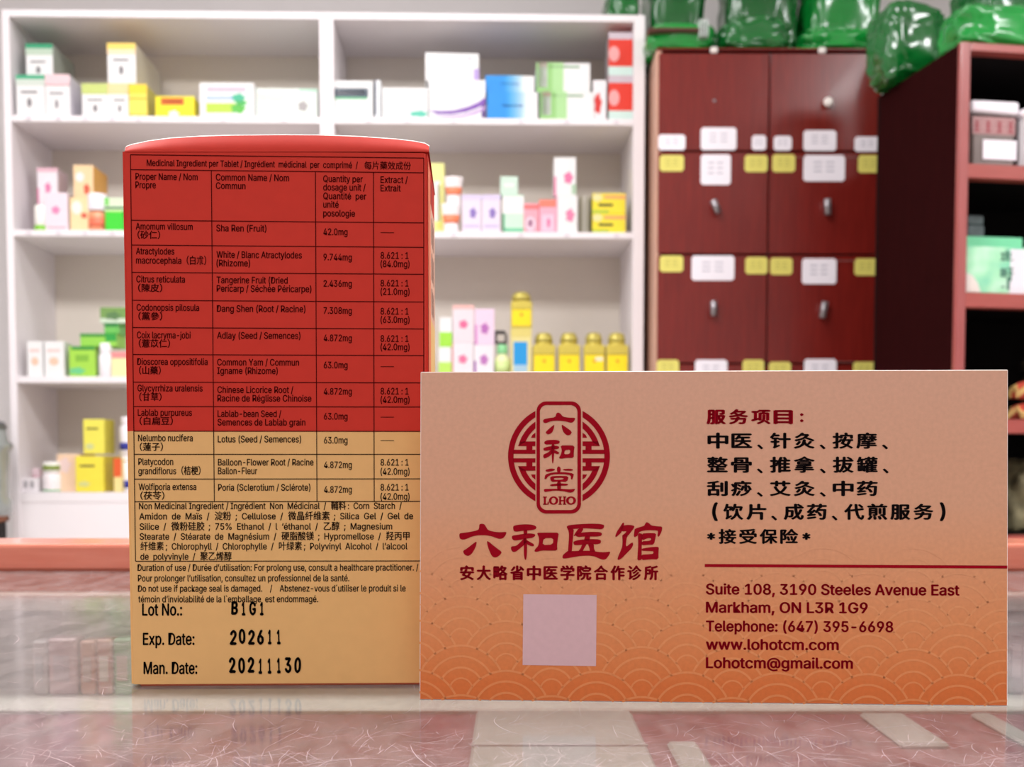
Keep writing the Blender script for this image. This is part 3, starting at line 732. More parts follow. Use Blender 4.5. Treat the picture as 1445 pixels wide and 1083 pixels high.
# dried red fungus with golden rims, herb bag, jar - lower shelves
def fungus(px, py_top, z, lab, s=1.0, k0=0):
    bm = bmesh.new()
    n, rr = 28, 7
    ctr = []
    for i in range(rr + 1):
        ring = []
        for k in range(n):
            th = 2 * math.pi * k / n; q = i / rr
            rad = .034 * s * q * (1 + .14 * math.sin(5 * th + k0) + .07 * math.sin(9 * th))
            zz = .012 * s * (1 - q * q) + .007 * s * q * math.sin(6 * th + k0) + .012
            ring.append(bm.verts.new((rad * math.cos(th), rad * .8 * math.sin(th), zz + .007)))
        ctr.append(ring)
    for i in range(rr):
        for k in range(n):
            f = bm.faces.new((ctr[i][k], ctr[i][(k + 1) % n], ctr[i + 1][(k + 1) % n], ctr[i + 1][k])); f.smooth = True; f.material_index = 1 if i >= rr - 1 else 0
    low = [bm.verts.new((v.co.x * .93, v.co.y * .93, v.co.z - .010)) for v in ctr[-1]]
    for k in range(n):
        f = bm.faces.new((ctr[-1][k], ctr[-1][(k + 1) % n], low[(k + 1) % n], low[k])); f.material_index = 1
    foot = [bm.verts.new((v.co.x * .4, v.co.y * .4, 0)) for v in low]
    for k in range(n): bm.faces.new((low[k], low[(k + 1) % n], foot[(k + 1) % n], foot[k])).smooth = True
    bm.faces.new(foot)
    bmesh.ops.remove_doubles(bm, verts=bm.verts, dist=1e-6)
    M = bplace(px, py_top, .045, z + .0006)
    return tag(from_bm('dried_mushroom', bm, [mat('fungus_red', (205, 82, 66), .35, noise_amt=.25, noise_scale=60, bump=.4), mat('fungus_rim', (222, 180, 110), .5, noise_amt=.2)], None, M), lab, 'mushroom', 'dried mushrooms on the bookcase')
fungus(1452, 580, QZ[2], 'red dried mushroom with golden rim, resting on the board', 1.15)
fungus(1455, 560, QZ[2] + .042, 'red dried mushroom with golden rim, on top of the other one', 1.25, 2)
def lump(name, lab, cat, px, py, set_, z, dims, m, seed, amp=.25, M=None, sub=4, parent=None, freq=2.2):
    """crumpled closed body resting on z"""
    bm = bmesh.new(); bmesh.ops.create_icosphere(bm, subdivisions=sub, radius=1)
    for v in bm.verts:
        n = v.co.normalized()
        p = Vector([math.copysign(abs(c) ** .72, c) for c in n])
        q = noise.noise(n * freq + Vector((seed, seed, 0))) * amp + (1 - abs(noise.noise(n * freq * 2.3 + Vector((0, seed, seed))))) * amp * .5 - (1 - abs(noise.noise(n * freq * 5 + Vector((seed, 0, seed))))) * amp * .22
        v.co = Vector((p.x * dims[0] / 2, p.y * dims[1] / 2, p.z * dims[2] / 2)) * (1 + q)
    zmin = min(v.co.z for v in bm.verts); flat = zmin + dims[2] * .12
    for v in bm.verts: v.co.z = max(v.co.z, flat) - flat
    if M is None: M = bplace(px, py, set_, z)
    return tag(from_bm(name, bm, m, parent, M, smooth=True), lab, cat)
m_herb = mat('dried_herbs', (140, 132, 100), .7, noise_amt=.5, noise_scale=45, bump=1.0, c2=(60, 56, 40))
lump('herb_bag', 'crumpled olive grey bag of dried herbs low in the bookcase', 'bag', 1450, 720, .14, QZ[3] + .001, (.12, .10, .15), m_herb, 3.1, .3)
m_jarg = mat('smoky_glass', (48, 44, 34), .1, noise_amt=.2, coat=.5)
bm = bmesh.new(); lathe_bm(bm, [(.032, 0), (.036, .004), (.036, .085), (.026, .1), (.026, .11)], 24)
j = from_bm('glass_jar', bm, m_jarg, None, bplace(1462, 520, .15, QZ[2] + .0006))
tag(j, 'dark glass jar behind the dried mushrooms, in the shadow', 'jar')
bm = bmesh.new(); lathe_bm(bm, [(.029, .108), (.030, .11), (.030, .126), (.027, .129)], 24)
from_bm('jar_lid', bm, cm((70, 66, 50)), j)

# ================================================================== GREEN PLASTIC SACKS
m_green = mat('green_plastic', (10, 112, 42), .2, noise_amt=.2, noise_scale=6, bump=.0, coat=.6, c2=(4, 70, 26))
m_green_l = mat('green_plastic_light', (20, 160, 60), .18, noise_amt=.15, noise_scale=6, coat=.6, c2=(8, 110, 44))
m_brownstripe = mat('sack_seam', (96, 52, 48), .4)
m_glare = mat('sack_glare', (220, 230, 225), .2)
def sack(lab, rect, yl, thick, m, seed, zb=None, frame=DF, rz=0, amp=.16, ties=(), tilt=0):
    """rect in pixels on the plane y=yl of the cabinet's frame, bottom resting at zb"""
    x0, y0, x1, y1 = rect
    a, zt = frame.hit(x0, y0, yl); b, zz = frame.hit(x1, y1, yl)
    if zb is None: zb = zz
    wdt, hgt = b - a, zt - zb
    bm = bmesh.new(); bmesh.ops.create_icosphere(bm, subdivisions=5, radius=1)
    for v in bm.verts:
        n = v.co.normalized()
        p = Vector([math.copysign(abs(c) ** .45, c) for c in n])
        s = Vector((seed * 3.1, seed, -seed))
        q = noise.noise(Vector((p.x * 1.6, p.y * 2, p.z * 2)) + s) * amp
        r1 = abs(noise.noise(Vector((p.x * 2.6 + p.z * 2, p.y * 2.2, p.z * 3.6)) + s * 1.7))
        r2 = abs(noise.noise(Vector((p.x * 7 - p.z * 5, p.y * 5, p.z * 8)) + s * .7))
        q += -(r1 ** .7) * amp * .9 - (r2 ** .8) * amp * .42 + amp * .45
        v.co = Vector((p.x * wdt / 2, p.y * thick / 2, p.z * hgt / 2 * (1 + .0))) * (1 + q)
    lo = min(v.co.z for v in bm.verts); fl = lo + hgt * .08
    for v in bm.verts: v.co.z = max(v.co.z, fl) - fl
    for ax, dim_ in ((0, wdt), (1, thick), (2, hgt)):
        a_, b_ = min(v.co[ax] for v in bm.verts), max(v.co[ax] for v in bm.verts)
        for v in bm.verts:
            v.co[ax] = (v.co[ax] - a_) / (b_ - a_) * dim_ - (dim_ / 2 if ax < 2 else 0) + (.0008 if ax == 2 else 0)
    M = frame.M @ Matrix.Translation(((a + b) / 2, yl + thick / 2, zb)) @ Matrix.Rotation(R(rz), 4, 'Z') @ Matrix.Rotation(R(tilt), 4, 'Y')
    o = from_bm('plastic_sack', bm, m, None, M, smooth=True)
    tag(o, lab, 'sack', 'green plastic sacks on top of the furniture')
    return o, wdt, hgt
ct = cz1 + .006
s1, w1, h1 = sack('folded green plastic sack lying flat at the left front corner of the drawer cabinet', (912, 26, 1014, 70), -.006, .18, m_green_l, 1.3, ct, amp=.10)
box('brown_seam', -w1 * .48, w1 * .30, -.104, -.02, h1 * .50, h1 * .62, m_brownstripe, s1, .004)
for k in range(4): box('painted_glint', w1 * (.22 + .035 * k), w1 * (.235 + .035 * k), -.108, -.02, h1 * .28, h1 * .9, m_glare, s1, .001)  # pale strips painted as glints across the sack front
sack('green plastic sack with a deep crease, middle of the drawer cabinet top', (1016, 14, 1128, 70), -.006, .18, m_green, 2.2, ct, amp=.17)
sack('bulging glossy green sack above the right drawer column', (1130, 30, 1246, 72), -.006, .18, m_green_l, 4.6, ct, amp=.18)
sack('green sack heaped behind, over the left drawers', (914, -60, 998, 50), .19, .2, m_green, 6.1, ct, amp=.16)
sack('green sack heaped behind, over the gap between drawer columns', (1024, -70, 1134, 46), .19, .2, m_green, 7.7, ct, amp=.14)
sack('green sack heaped behind, over the right drawers', (1138, -70, 1250, 50), .19, .2, m_green_l, 9.4, ct, amp=.14)
sack('green sack sprawling along the white shelf top at its right end', (856, -22, 906, 30), .05, .2, m_green, 11.2, SF.o.z + zT1 + .001, frame=SF, amp=.14)
# sacks on the bookcase
bt = bz1 + .001
sack('big green sack lying on the bookcase near its front edge', (1360, -6, 1500, 60), .0, .14, m_green_l, 12.5, bt, frame=BF, amp=.13)
sack('dark green sack slumped on the back left corner of the bookcase top', (1254, -10, 1352, 110), .20, .14, m_green, 14.2, bt, frame=BF, amp=.14)
sack('tall green sack standing behind the bookcase-front sack', (1392, -100, 1490, 84), .15, .18, m_green, 17.3, bt, frame=BF, amp=.14)
# ================================================================== LEFT EDGE: jar on a side table
LF = Frame((0, 2.6, 0), 0)
lx, lz = LF.hit(2, 733, 0)
lt = empty('side_table', Matrix.Translation((LF.hit(14, 733, .3)[0] - .12, 2.6, 0)))
tag(lt, 'brown topped side table at the left edge beside the white shelf', 'table')
rw = .12
box('table_top', -rw, rw, -.0, .3, lz - .022, lz, mat('table_wood', (165, 105, 75), .4, noise_amt=.1), lt, .003)
for sxx in (-1, 1):
    for sy in (.03, .27):
        box('leg', sxx * rw * .86 - .015, sxx * rw * .86 + .015, sy - .015, sy + .015, 0, lz - .022, mat('dark_leg', (40, 36, 36), .4), lt, .002)
m_jar = mat('grey_glass', (150, 156, 154), .12, noise_amt=.1, coat=.6)
x1_, zt_j = LF.hit(13, 592, .15); x0_, _ = LF.hit(-100, 592, .15)
rj = (x1_ - x0_) / 2; hj = zt_j - lz
bm = bmesh.new(); lathe_bm(bm, [(rj * .9, 0), (rj * .97, hj * .02), (rj * .97, hj * .15), (rj * .9, hj * .2), (rj * .92, hj * .65), (rj, hj * .7), (rj, hj * .74), (rj * .9, hj * .78), (rj * .86, hj * .9)], 40)
jr = from_bm('glass_jar', bm, m_jar, None, Matrix.Translation(((x0_ + x1_) / 2, 2.6 + .15, lz)))
tag(jr, 'large grey glass jar cut off by the left edge of the frame', 'jar')
bm = bmesh.new(); lathe_bm(bm, [(rj * .86, hj * .9), (rj * .88, hj * .92), (rj * .8, hj * .98), (rj * .3, hj)], 40)
from_bm('jar_lid', bm, mat('steel_lid', (120, 124, 126), .3, metal=.6), jr)

# ================================================================== GLASS COUNTER
def glass_mat():
    m = bpy.data.materials.new('scuffed_counter_glass'); m.use_nodes = True; nt = m.node_tree
    for n in list(nt.nodes): nt.nodes.remove(n)
    out = nt.nodes.new('ShaderNodeOutputMaterial')
    tr = nt.nodes.new('ShaderNodeBsdfTransparent'); tr.inputs[0].default_value = (.93, .95, .94, 1)
    gl = nt.nodes.new('ShaderNodeBsdfGlossy'); gl.inputs['Roughness'].default_value = .10
    fr = nt.nodes.new('ShaderNodeFresnel'); fr.inputs['IOR'].default_value = 1.5
    m1 = nt.nodes.new('ShaderNodeMixShader')
    gm = nt.nodes.new('ShaderNodeNewGeometry')          # the sheet is not refractive: only its outer face reflects
    sb = nt.nodes.new('ShaderNodeMath'); sb.operation = 'SUBTRACT'; sb.inputs[0].default_value = 1
    nt.links.new(gm.outputs['Backfacing'], sb.inputs[1])
    mu = nt.nodes.new('ShaderNodeMath'); mu.operation = 'MULTIPLY'
    nt.links.new(fr.outputs[0], mu.inputs[0]); nt.links.new(sb.outputs[0], mu.inputs[1])
    nt.links.new(mu.outputs[0], m1.inputs[0]); nt.links.new(tr.outputs[0], m1.inputs[1]); nt.links.new(gl.outputs[0], m1.inputs[2])
    # dusty film
    tc = nt.nodes.new('ShaderNodeTexCoord'); mp = nt.nodes.new('ShaderNodeMapping'); mp.inputs['Scale'].default_value = (1, .35, 1)
    n1 = nt.nodes.new('ShaderNodeTexNoise'); n1.inputs['Scale'].default_value = 160; n1.inputs['Detail'].default_value = 6; n1.inputs['Roughness'].default_value = .7
    mr = nt.nodes.new('ShaderNodeMapRange'); mr.inputs[1].default_value = .35; mr.inputs[2].default_value = .75; mr.inputs[3].default_value = .05; mr.inputs[4].default_value = .28
    nt.links.new(tc.outputs['Object'], mp.inputs[0]); nt.links.new(mp.outputs[0], n1.inputs['Vector']); nt.links.new(n1.outputs['Fac'], mr.inputs[0])
    df = nt.nodes.new('ShaderNodeBsdfDiffuse'); df.inputs[0].default_value = (*lin((186, 172, 170)), 1)
    m2 = nt.nodes.new('ShaderNodeMixShader')
    mu2 = nt.nodes.new('ShaderNodeMath'); mu2.operation = 'MULTIPLY'
    nt.links.new(mr.outputs[0], mu2.inputs[0]); nt.links.new(sb.outputs[0], mu2.inputs[1])
    nt.links.new(mu2.outputs[0], m2.inputs[0]); nt.links.new(m1.outputs[0], m2.inputs[1]); nt.links.new(df.outputs[0], m2.inputs[2])
    nt.links.new(m2.outputs[0], out.inputs[0])
    return m
m_glass = glass_mat()
YR = onplane(400, 806).y                    # front face of the rear rail
CW = .75
cnt = empty('display_counter', Matrix.Translation((0, YR, 0)))
tag(cnt, 'glass-topped display counter with a reddish wooden back rail', 'counter')
box('glass_top', -CW, CW, -YR - .25, -.0005, TOP - .006, TOP, m_glass, cnt)
m_rail = mat('varnished_rail', (222, 140, 118), .22, noise_amt=.08, noise_scale=20, stretch=(2, 20, 20), coat=.5, c2=(206, 108, 84))
zr_top = EYE.z + raydir(400, 768).z * (YR / raydir(400, 768).y)
bm = bmesh.new(); bx(bm, -CW, CW, 0, .028, TOP - .03, zr_top, .0012, seg=2)
from_bm('wooden_rail', bm, m_rail, cnt)
box('rail_lip', -CW, CW, -.0012, .0004, TOP - .004, TOP + .0008, mat('rail_lip', (150, 72, 52), .3), cnt)
m_grey = mat('case_back', (150, 142, 140), .4, noise_amt=.08, noise_scale=25)
m_maroon = mat('case_velvet', (118, 62, 68), .8, noise_amt=.3, noise_scale=110, c2=(64, 30, 36))
m_ledge = mat('case_ledge', (192, 182, 175), .35, noise_amt=.05)
def cz(py, y):                               # height seen at pixel row py, at distance y
    d = raydir(500, py); return EYE.z + d.z * (y / d.y)
YBk = YR - .004
ZL = cz(1001, YR - .034)                     # top of the pale inner ledge
ZD = ZL - .0016                               # velvet deck in front of it
box('back_board', -CW, CW, -.004, 0, ZL, TOP - .0065, m_grey, cnt)
box('back_rail', -CW, CW, -.010, -.004, TOP - .012, TOP - .0065, m_ledge, cnt, .0005)
box('inner_ledge', -CW, CW, -.034, -.0, ZD - .004, ZL, m_ledge, cnt, .0006)
box('velvet_deck', -CW, CW, -YR - .24, -.034, ZD - .006, ZD, m_maroon, cnt)
box('cupboard_base', -CW, CW, -YR - .24, .02, 0, ZD - .006, mat('base_wood', (120, 60, 45), .4), cnt)
for s in (-1, 1): box('end_panel', s * CW - .006, s * CW + .006, -YR - .25, 0, ZD, TOP - .0065, m_grey, cnt)
box('front_panel', -CW, CW, -YR - .25, -YR - .244, ZD, TOP - .0065, m_grey, cnt)
# pale trays lying on the velvet
m_tray = mat('pale_tray', (148, 142, 136), .35, noise_amt=.06)
def tray(lab, p0, p1, row0, row1, hgt, groove=None):
    def Y(row): d = raydir(700, row); return d.y * (ZD + hgt - EYE.z) / d.z
    ya, yb = min(Y(row1), .36), min(Y(row0), YR - .0345)
    mid = (row0 + row1) / 2
    dA, dB = raydir(p0, mid), raydir(p1, mid); tt_ = (ZD + hgt - EYE.z)
    xa_, xb_ = dA.x * tt_ / dA.z, dB.x * tt_ / dB.z
    bm = bmesh.new(); bx(bm, xa_, xb_, 0, yb - ya, 0, hgt, .0008)
    o = from_bm('pale_tray', bm, m_tray, None, Matrix.Translation((0, ya, ZD)))
    tag(o, lab, 'tray', 'pale trays inside the counter')
    if groove:
        yg = Y(groove) - ya
        box('tray_rim', xa_, xb_, yg - .0006, yg + .0006, hgt, hgt + .0004, mat('groove', (150, 140, 136), .5), o)
    return o
tray('wide pale tray on the velvet below the left part of the card', 664, 918, 1003, 1120, .002, 1053)
tray('small pale block on the velvet below the right part of the card', 1242, 1308, 1006, 1050, .0015)
tray('narrow pale strip on the velvet at the right edge', 1420, 1452, 1006, 1064, .0015)
tray('pale pointed scrap on the velvet near the bottom edge', 958, 1004, 1046, 1110, .0015)
# small packets standing on the inner ledge, seen through the glass
yp = YR - .014
zl = ZL
yl_ = yp
def packet(p0, p1, yt, c, lab, c2):
    a = raydir(p0, 940).x * yp / raydir(p0, 940).y; b = raydir(p1, 940).x * yp / raydir(p1, 940).y
    bm = bmesh.new(); bx(bm, a, b, 0, .008, 0, cz(yt, yp) - zl, .0006)
    o = from_bm('small_packet', bm, cm(c), None, Matrix.Translation((0, yp, zl)))
    tag(o, lab, 'packet', 'packets inside the counter')
    h = cz(yt, yp) - zl
    box('printed_patch', a + (b - a) * .2, b - (b - a) * .25, -.0004, .0002, h * .25, h * .7, cm(c2), o)
packet(46, 66, 905, (190, 178, 180), 'grey packet under the glass, leftmost in the row', (165, 165, 170))
packet(68, 108, 902, (205, 170, 175), 'pink packet under the glass, next to the grey one', (185, 165, 175))
packet(113, 134, 905, (210, 150, 135), 'salmon packet under the glass, middle of the row', (190, 160, 155))
packet(136, 158, 903, (200, 140, 130), 'brick pink packet under the glass beside the green one', (220, 205, 195))
packet(160, 186, 902, (135, 165, 130), 'green packet under the glass beside the medicine box', (190, 160, 150))
packet(1424, 1446, 880, (90, 85, 85), 'dark packet under the glass at the right edge', (150, 140, 140))

# scratches in the glass
def scratches():
    V, Fc = [], []
    rnd = random.Random(5)
    def add(x, y, ang, L, wdt, curv, n=9):
        nonlocal V, Fc
        pts = []
        for i in range(n):
            pts.append((x, y)); x += math.cos(ang) * L / n; y += math.sin(ang) * L / n; ang += curv / n + rnd.uniform(-.12, .12)
        b = len(V)
        for i, (px, py) in enumerate(pts):
            q = pts[min(i + 1, n - 1)]; p = pts[max(i - 1, 0)]
            dx_, dy_ = q[0] - p[0], q[1] - p[1]; l = math.hypot(dx_, dy_) or 1
            tw = wdt * (.25 + .75 * math.sin(math.pi * (i + .5) / n)) / 2
            V.append((px - dy_ / l * tw, py + dx_ / l * tw, 0)); V.append((px + dy_ / l * tw, py - dx_ / l * tw, 0))
        for i in range(n - 1): Fc.append((b + 2 * i, b + 2 * i + 1, b + 2 * i + 3, b + 2 * i + 2))
    for _ in range(10000):
        y = .112 + abs(rnd.gauss(0, .024)); x = rnd.uniform(-.5, .5) * (y / .17 + .3) * .62
        add(x, y, rnd.gauss(1.2, .8) if rnd.random() < .5 else rnd.uniform(0, math.pi), rnd.uniform(.0015, .009), rnd.uniform(.000015, .00005), rnd.gauss(0, .35), 6)
    for _ in range(60):
        y = .112 + abs(rnd.gauss(0, .03)); x = rnd.uniform(-.5, .5) * (y / .17 + .3) * .62
        add(x, y, rnd.uniform(0, math.pi), rnd.uniform(.01, .03), rnd.uniform(.00004, .00009), rnd.gauss(0, .8), 10)
    for _ in range(420):
        y = rnd.uniform(.17, YR - .01); x = rnd.uniform(-.5, .5) * y
        add(x, y, rnd.uniform(0, math.pi), rnd.uniform(.002, .018), rnd.uniform(.00003, .00007), rnd.gauss(0, .4))
    return V, Fc
sv, sf_ = scratches()
o = mesh_obj('scratch', [(x, y - YR, TOP + .00004) for x, y, z in sv], sf_, mat('scratched_glass', (206, 184, 186), .6), cnt)
o['kind'] = 'stuff'
rnd = random.Random(11)
_o = random.getstate()

# ================================================================== RED AND TAN MEDICINE BOX
P0 = onplane(184.5, 970)
XF = Frame((P0.x, P0.y, TOP), R(1.6))
x1b = XF.hit(604.5, 560)[0]; H = XF.hit(180, 213)[1]; T = .027
zsplit = XF.hit(400, 609)[1]
m_red = mat('carton_red', (206, 52, 38), .6, spec=.25, noise_amt=.04, noise_scale=400)
m_tan = mat('carton_tan', (236, 190, 124), .6, spec=.25, noise_amt=.03, noise_scale=400)
m_core = mat('carton_board_white', (244, 228, 220), .7, noise_amt=.02)
m_flap = mat('carton_flap_orange', (224, 130, 88), .5)
pk = empty('medicine_carton', XF.M)
tag(pk, 'upright red and tan printed medicine box standing on the glass counter', 'box')
zb0 = XF.hit(400, 965)[1]
bm = bmesh.new()
e = .0004
bx(bm, 0, x1b, 0, T, zb0, zsplit, 0, 0); bx(bm, 0, x1b, 0, T, zsplit, H, 0, 1)
bmesh.ops.remove_doubles(bm, verts=bm.verts, dist=1e-6)
inner = [f for f in bm.faces if abs(f.calc_center_median().z - zsplit) < 1e-5]
bmesh.ops.delete(bm, geom=inner, context='FACES')
es = [ed for ed in bm.edges if abs(ed.verts[0].co.x - ed.verts[1].co.x) < 1e-6 and abs(ed.verts[0].co.y - ed.verts[1].co.y) < 1e-6]
bmesh.ops.bevel(bm, geom=es, offset=.0005, segments=3, affect='EDGES')
for f in bm.faces: f.material_index = 1 if f.calc_center_median().z > zsplit else 0
from_bm('carton_body', bm, [m_tan, m_red], pk)
box('bottom_flap', XF.hit(196, 968)[0], x1b - .0006, .0006, T - .001, 0, zb0 + .0004, m_flap, pk, .0002)
# bulging lid: a bowed sheet with a white cut edge
outl = [(176, 211), (178, 207.5), (186, 204.5), (210, 199.5), (241, 195.5), (281, 193), (329, 191.6), (400, 191), (450, 191.3), (506, 193.2), (560, 197), (585, 200), (600, 203), (606, 206.5)]
V, Fc = [], []
nr = 6
for i, (px, py) in enumerate(outl):
    px_b = min(max(px, 177), 605.5)
    for j in range(nr + 1):
        q = j / nr
        yl = .0012 * (1 - math.cos(q * math.pi / 2))
        pyy = 214.5 + (py - 214.5) * q
        lx_, lz_ = XF.hit(px_b, pyy, yl)
        V.append((lx_, yl - .0001, lz_))
n = len(outl)
for i in range(n - 1):
    for j in range(nr): Fc.append((i * (nr + 1) + j, (i + 1) * (nr + 1) + j, (i + 1) * (nr + 1) + j + 1, i * (nr + 1) + j + 1))
mesh_obj('lid_front_fold', V, Fc, m_red, pk, smooth=True)
V, Fc = [], []
for i, (px, py) in enumerate(outl):       # white cut edge of the board
    for dy_, off in ((.00105, 1.0), (.0012, -.5), (.0018, -1.2), (.0022, 1.2)):
        lx_, lz_ = XF.hit(min(max(px, 176.3), 606.8), py + off, dy_)
        V.append((lx_, dy_, lz_))
for i in range(n - 1):
    for j in range(3): Fc.append((i * 4 + j, (i + 1) * 4 + j, (i + 1) * 4 + j + 1, i * 4 + j + 1))
mesh_obj('lid_cut_edge', V, Fc, m_core, pk)
V, Fc = [], []
for i, (px, py) in enumerate(outl):
    lx_, lz_ = XF.hit(min(max(px, 179), 605.5), py + 3, .0024)
    for q in (0, .3, .7, 1): V.append((lx_, .0024 + (T - .0024) * q, H - .0005 + (lz_ - H) * math.cos(q * math.pi / 2)))
for i in range(n - 1):
    for j in range(3): Fc.append((i * 4 + j, (i + 1) * 4 + j, (i + 1) * 4 + j + 1, i * 4 + j + 1))
mesh_obj('lid_top_panel', V, Fc, m_red, pk, smooth=True)
# right side: print lightened to paint in its light, tan lower down, dark lettering
m_side = mat('carton_side_peach', (255, 212, 140), .45)
m_sider = mat('carton_side_coral', (255, 138, 100), .45)
SXp = x1b + .00006
def sidequad(name, y0, y1, z0, z1, m):
    mesh_obj(name, [(SXp, y0, z0), (SXp, y1, z0), (SXp, y1, z1), (SXp, y0, z1)], [(0, 1, 2, 3)], m, pk)
z450 = XF.hit(604, 440)[1]
sidequad('side_print', .009, T - .0005, zb0, z450, m_side)
sidequad('side_print', .0006, .009, zb0, H - .001, m_sider)
sidequad('side_print', .009, T - .0005, z450, H - .006, mat('carton_side_pink', (255, 205, 180), .45))
bmv, bmf = [], []
rs = random.Random(3)
for k in range(10):
    yy = .012 + k % 3 * .004; zz = z450 + (k // 3) * .006 + .001
    b0 = len(bmv); bmv += [(SXp + .00005, yy, zz), (SXp + .00005, yy + .0012, zz), (SXp + .00005, yy + .0012, zz + .0045), (SXp + .00005, yy, zz + .0045)]; bmf.append((b0, b0 + 1, b0 + 2, b0 + 3))
mesh_obj('side_lettering', bmv, bmf, cm((120, 90, 90)), pk)

# front table and lettering
def bslope(x, y):                      # lines sink slightly to the right near the top, level at the bottom
    return (x - 190) * .0115 * max(-.1, (640 - y) / 425)
m_inkr = mat('ink_on_red', (84, 12, 12), .8, spec=.05, noise_amt=.1)
m_inkt = mat('ink_on_tan', (56, 38, 26), .8, spec=.05, noise_amt=.1)
m_inkb = mat('ink_black', (18, 14, 14), .8, spec=.05, noise_amt=.1)
YP = -.00006
class Two:
    """routes print to the red or the tan zone by its height"""
    def __init__(s): s.r = Print(XF, YP, bslope); s.t = Print(XF, YP, bslope)
    def pick(s, y): return s.r if y < 611 else s.t
TL, TT = Two(), Two()
def xl(x_top, y): return x_top + (y - 220) * .0125 * (1 - (x_top - 184) / 414)   # verticals converge
rowsy = [218.5, 239.5, 311, 346, 384.5, 424, 462.5, 500.5, 539.5, 574, 608.8, 641.5, 676.5, 708.5, 792.5]
for y in rowsy:
    TL.pick(y).line(xl(184, y), y, xl(598, y) if y < 700 else 604, y, 1.25)
def vline(x, y0, y1):
    ys = [y0] + [609] * (y0 < 609 < y1) + [y1]
    for a, b in zip(ys[:-1], ys[1:]): TL.pick((a + b) / 2).line(xl(x, a), a, xl(x, b), b, 1.25)
vline(184, 218.5, 792.5); vline(598, 218.5, 709)
for x in (298, 445, 527): vline(x, 239.5, 708.5)
EM = 13.6
def tx(s, x0, x1, base, em=EM, bold=.02, o=None):
    (o or TT.pick(base)).text(s, x0, x1, base, em, bold)
tx('Medicinal Ingredient per Tablet / Ingrédient  médicinal  per  comprimé  /', 207, 505, 234, 13)
TT.r.text('每片藥效成份', 514, 580, 234.5, 12.5, .012)
tx('Proper Name / Nom', 191, 279, 253.5); tx('Propre', 191, 220, 265.5)
tx('Common Name / Nom', 304.5, 408, 253.5); tx('Commun', 304.5, 346.5, 265.5)
for s, x1, b in (('Quantity per', 512, 254), ('dosage unit /', 516, 266), ('Quantité  per', 517, 278.5), ('unité', 478, 290.5), ('posologie', 501, 303)): tx(s, 456, x1, b)
tx('Extract /', 537, 575.5, 254.5); tx('Extrait', 537, 565.5, 266.5)
R_ = [  # baseline, name lines, common-name lines, dose, extract
    (324, [('Amomum villosum', 272, 0), ('（砂仁）', 226, 12)], [('Sha Ren (Fruit)', 376, 1.5)], '42.0mg', 5, None),
    (359, [('Atractylodes', 246, 0), ('macrocephala（白朮）', 291, 13)], [('White / Blanc Atractylodes', 426, 4), ('(Rhizome)', 353, 16)], '9.744mg', 6, ('8.621 : 1', '(84.0mg)')),
    (398.5, [('Citrus reticulata', 261, 0), ('（陳皮）', 229, 12.5)], [('Tangerine Fruit (Dried', 406, .5), ('Pericarp / Séchée Péricarpe)', 439.5, 12.5)], '2.436mg', 4, ('8.621 : 1', '(21.0mg)')),
    (438.5, [('Codonopsis pilosula', 281, 0), ('（黨參）', 229, 12.5)], [('Dang Shen (Root / Racine)', 431, 1)], '7.308mg', 2.5, ('8.621 : 1', '(63.0mg)')),
    (477.5, [('Coix lacryma-jobi', 269, 0), ('（薏苡仁）', 240, 12)], [('Adlay (Seed / Semences)', 424, 0)], '4.872mg', 2.5, ('8.621 : 1', '(42.0mg)')),
    (515, [('Dioscorea oppositifolia', 293, 0), ('（山藥）', 227, 12.5)], [('Common Yam / Commun', 422, .5), ('Igname (Rhizome)', 392, 12.5)], '63.0mg', 3.5, None),
    (552.5, [('Glycyrrhiza uralensis', 286, 0), ('（甘草）', 228, 12.5)], [('Chinese Licorice Root /', 414, 2), ('Racine de Réglisse Chinoise', 439.5, 14)], '4.872mg', 3.5, ('8.621 : 1', '(42.0mg)')),
    (587, [('Lablab purpureus', 271, 0), ('（白扁豆）', 244, 12)], [('Lablab-bean Seed /', 397, 1.5), ('Semences de Lablab grain', 431, 13.5)], '63.0mg', 4.5, None),
    (623, [('Nelumbo nucifera', 272, 0), ('（蓮子）', 230, 12.5)], [('Lotus (Seed / Semences)', 425, 1.5)], '63.0mg', 2.5, None),
    (656.5, [('Platycodon', 244.5, 0), ('grandiflorus（桔梗）', 283, 13)], [('Balloon-Flower Root / Racine', 442.5, .8), ('Ballon-Fleur', 363, 13)], '4.872mg', 4, ('8.621 : 1', '(42.0mg)')),
    (692, [('Wolfiporia extensa', 277, 0), ('（茯苓）', 232, 12.5)], [('Poria (Sclerotium / Sclérote)', 438, 1)], '4.872mg', 3.5, ('8.621 : 1', '(42.0mg)'))]
for base, nm, cmn, dose, dof_, ext in R_:
    g = (base - 240) * .011
    for k, (s, x1, dy_) in enumerate(nm): tx(s, (190.5 if not s.startswith('（') else 193) + g, x1, base + dy_, EM if not s.startswith('（') else 12.5)
    for s, x1, dy_ in cmn: tx(s, 304.5 + g * .65, x1, base + dy_)
    tx(dose, 456 + g * .25, (490.5 if dose[1] != '.' else 496.5), base + dof_ + .5)
    if ext:
        off = 3 if base < 480 else (-.5 if base < 560 else 0)
        tx(ext[0], 537, 576.5, base + (3.5 if base < 560 else 1)); tx(ext[1], 537, 578, base + (15.5 if base < 560 else 14))
    else:
        yy = base - (.5 if base < 600 else 3) + 2
        TL.pick(yy).line(537, yy, 556, yy, .9)
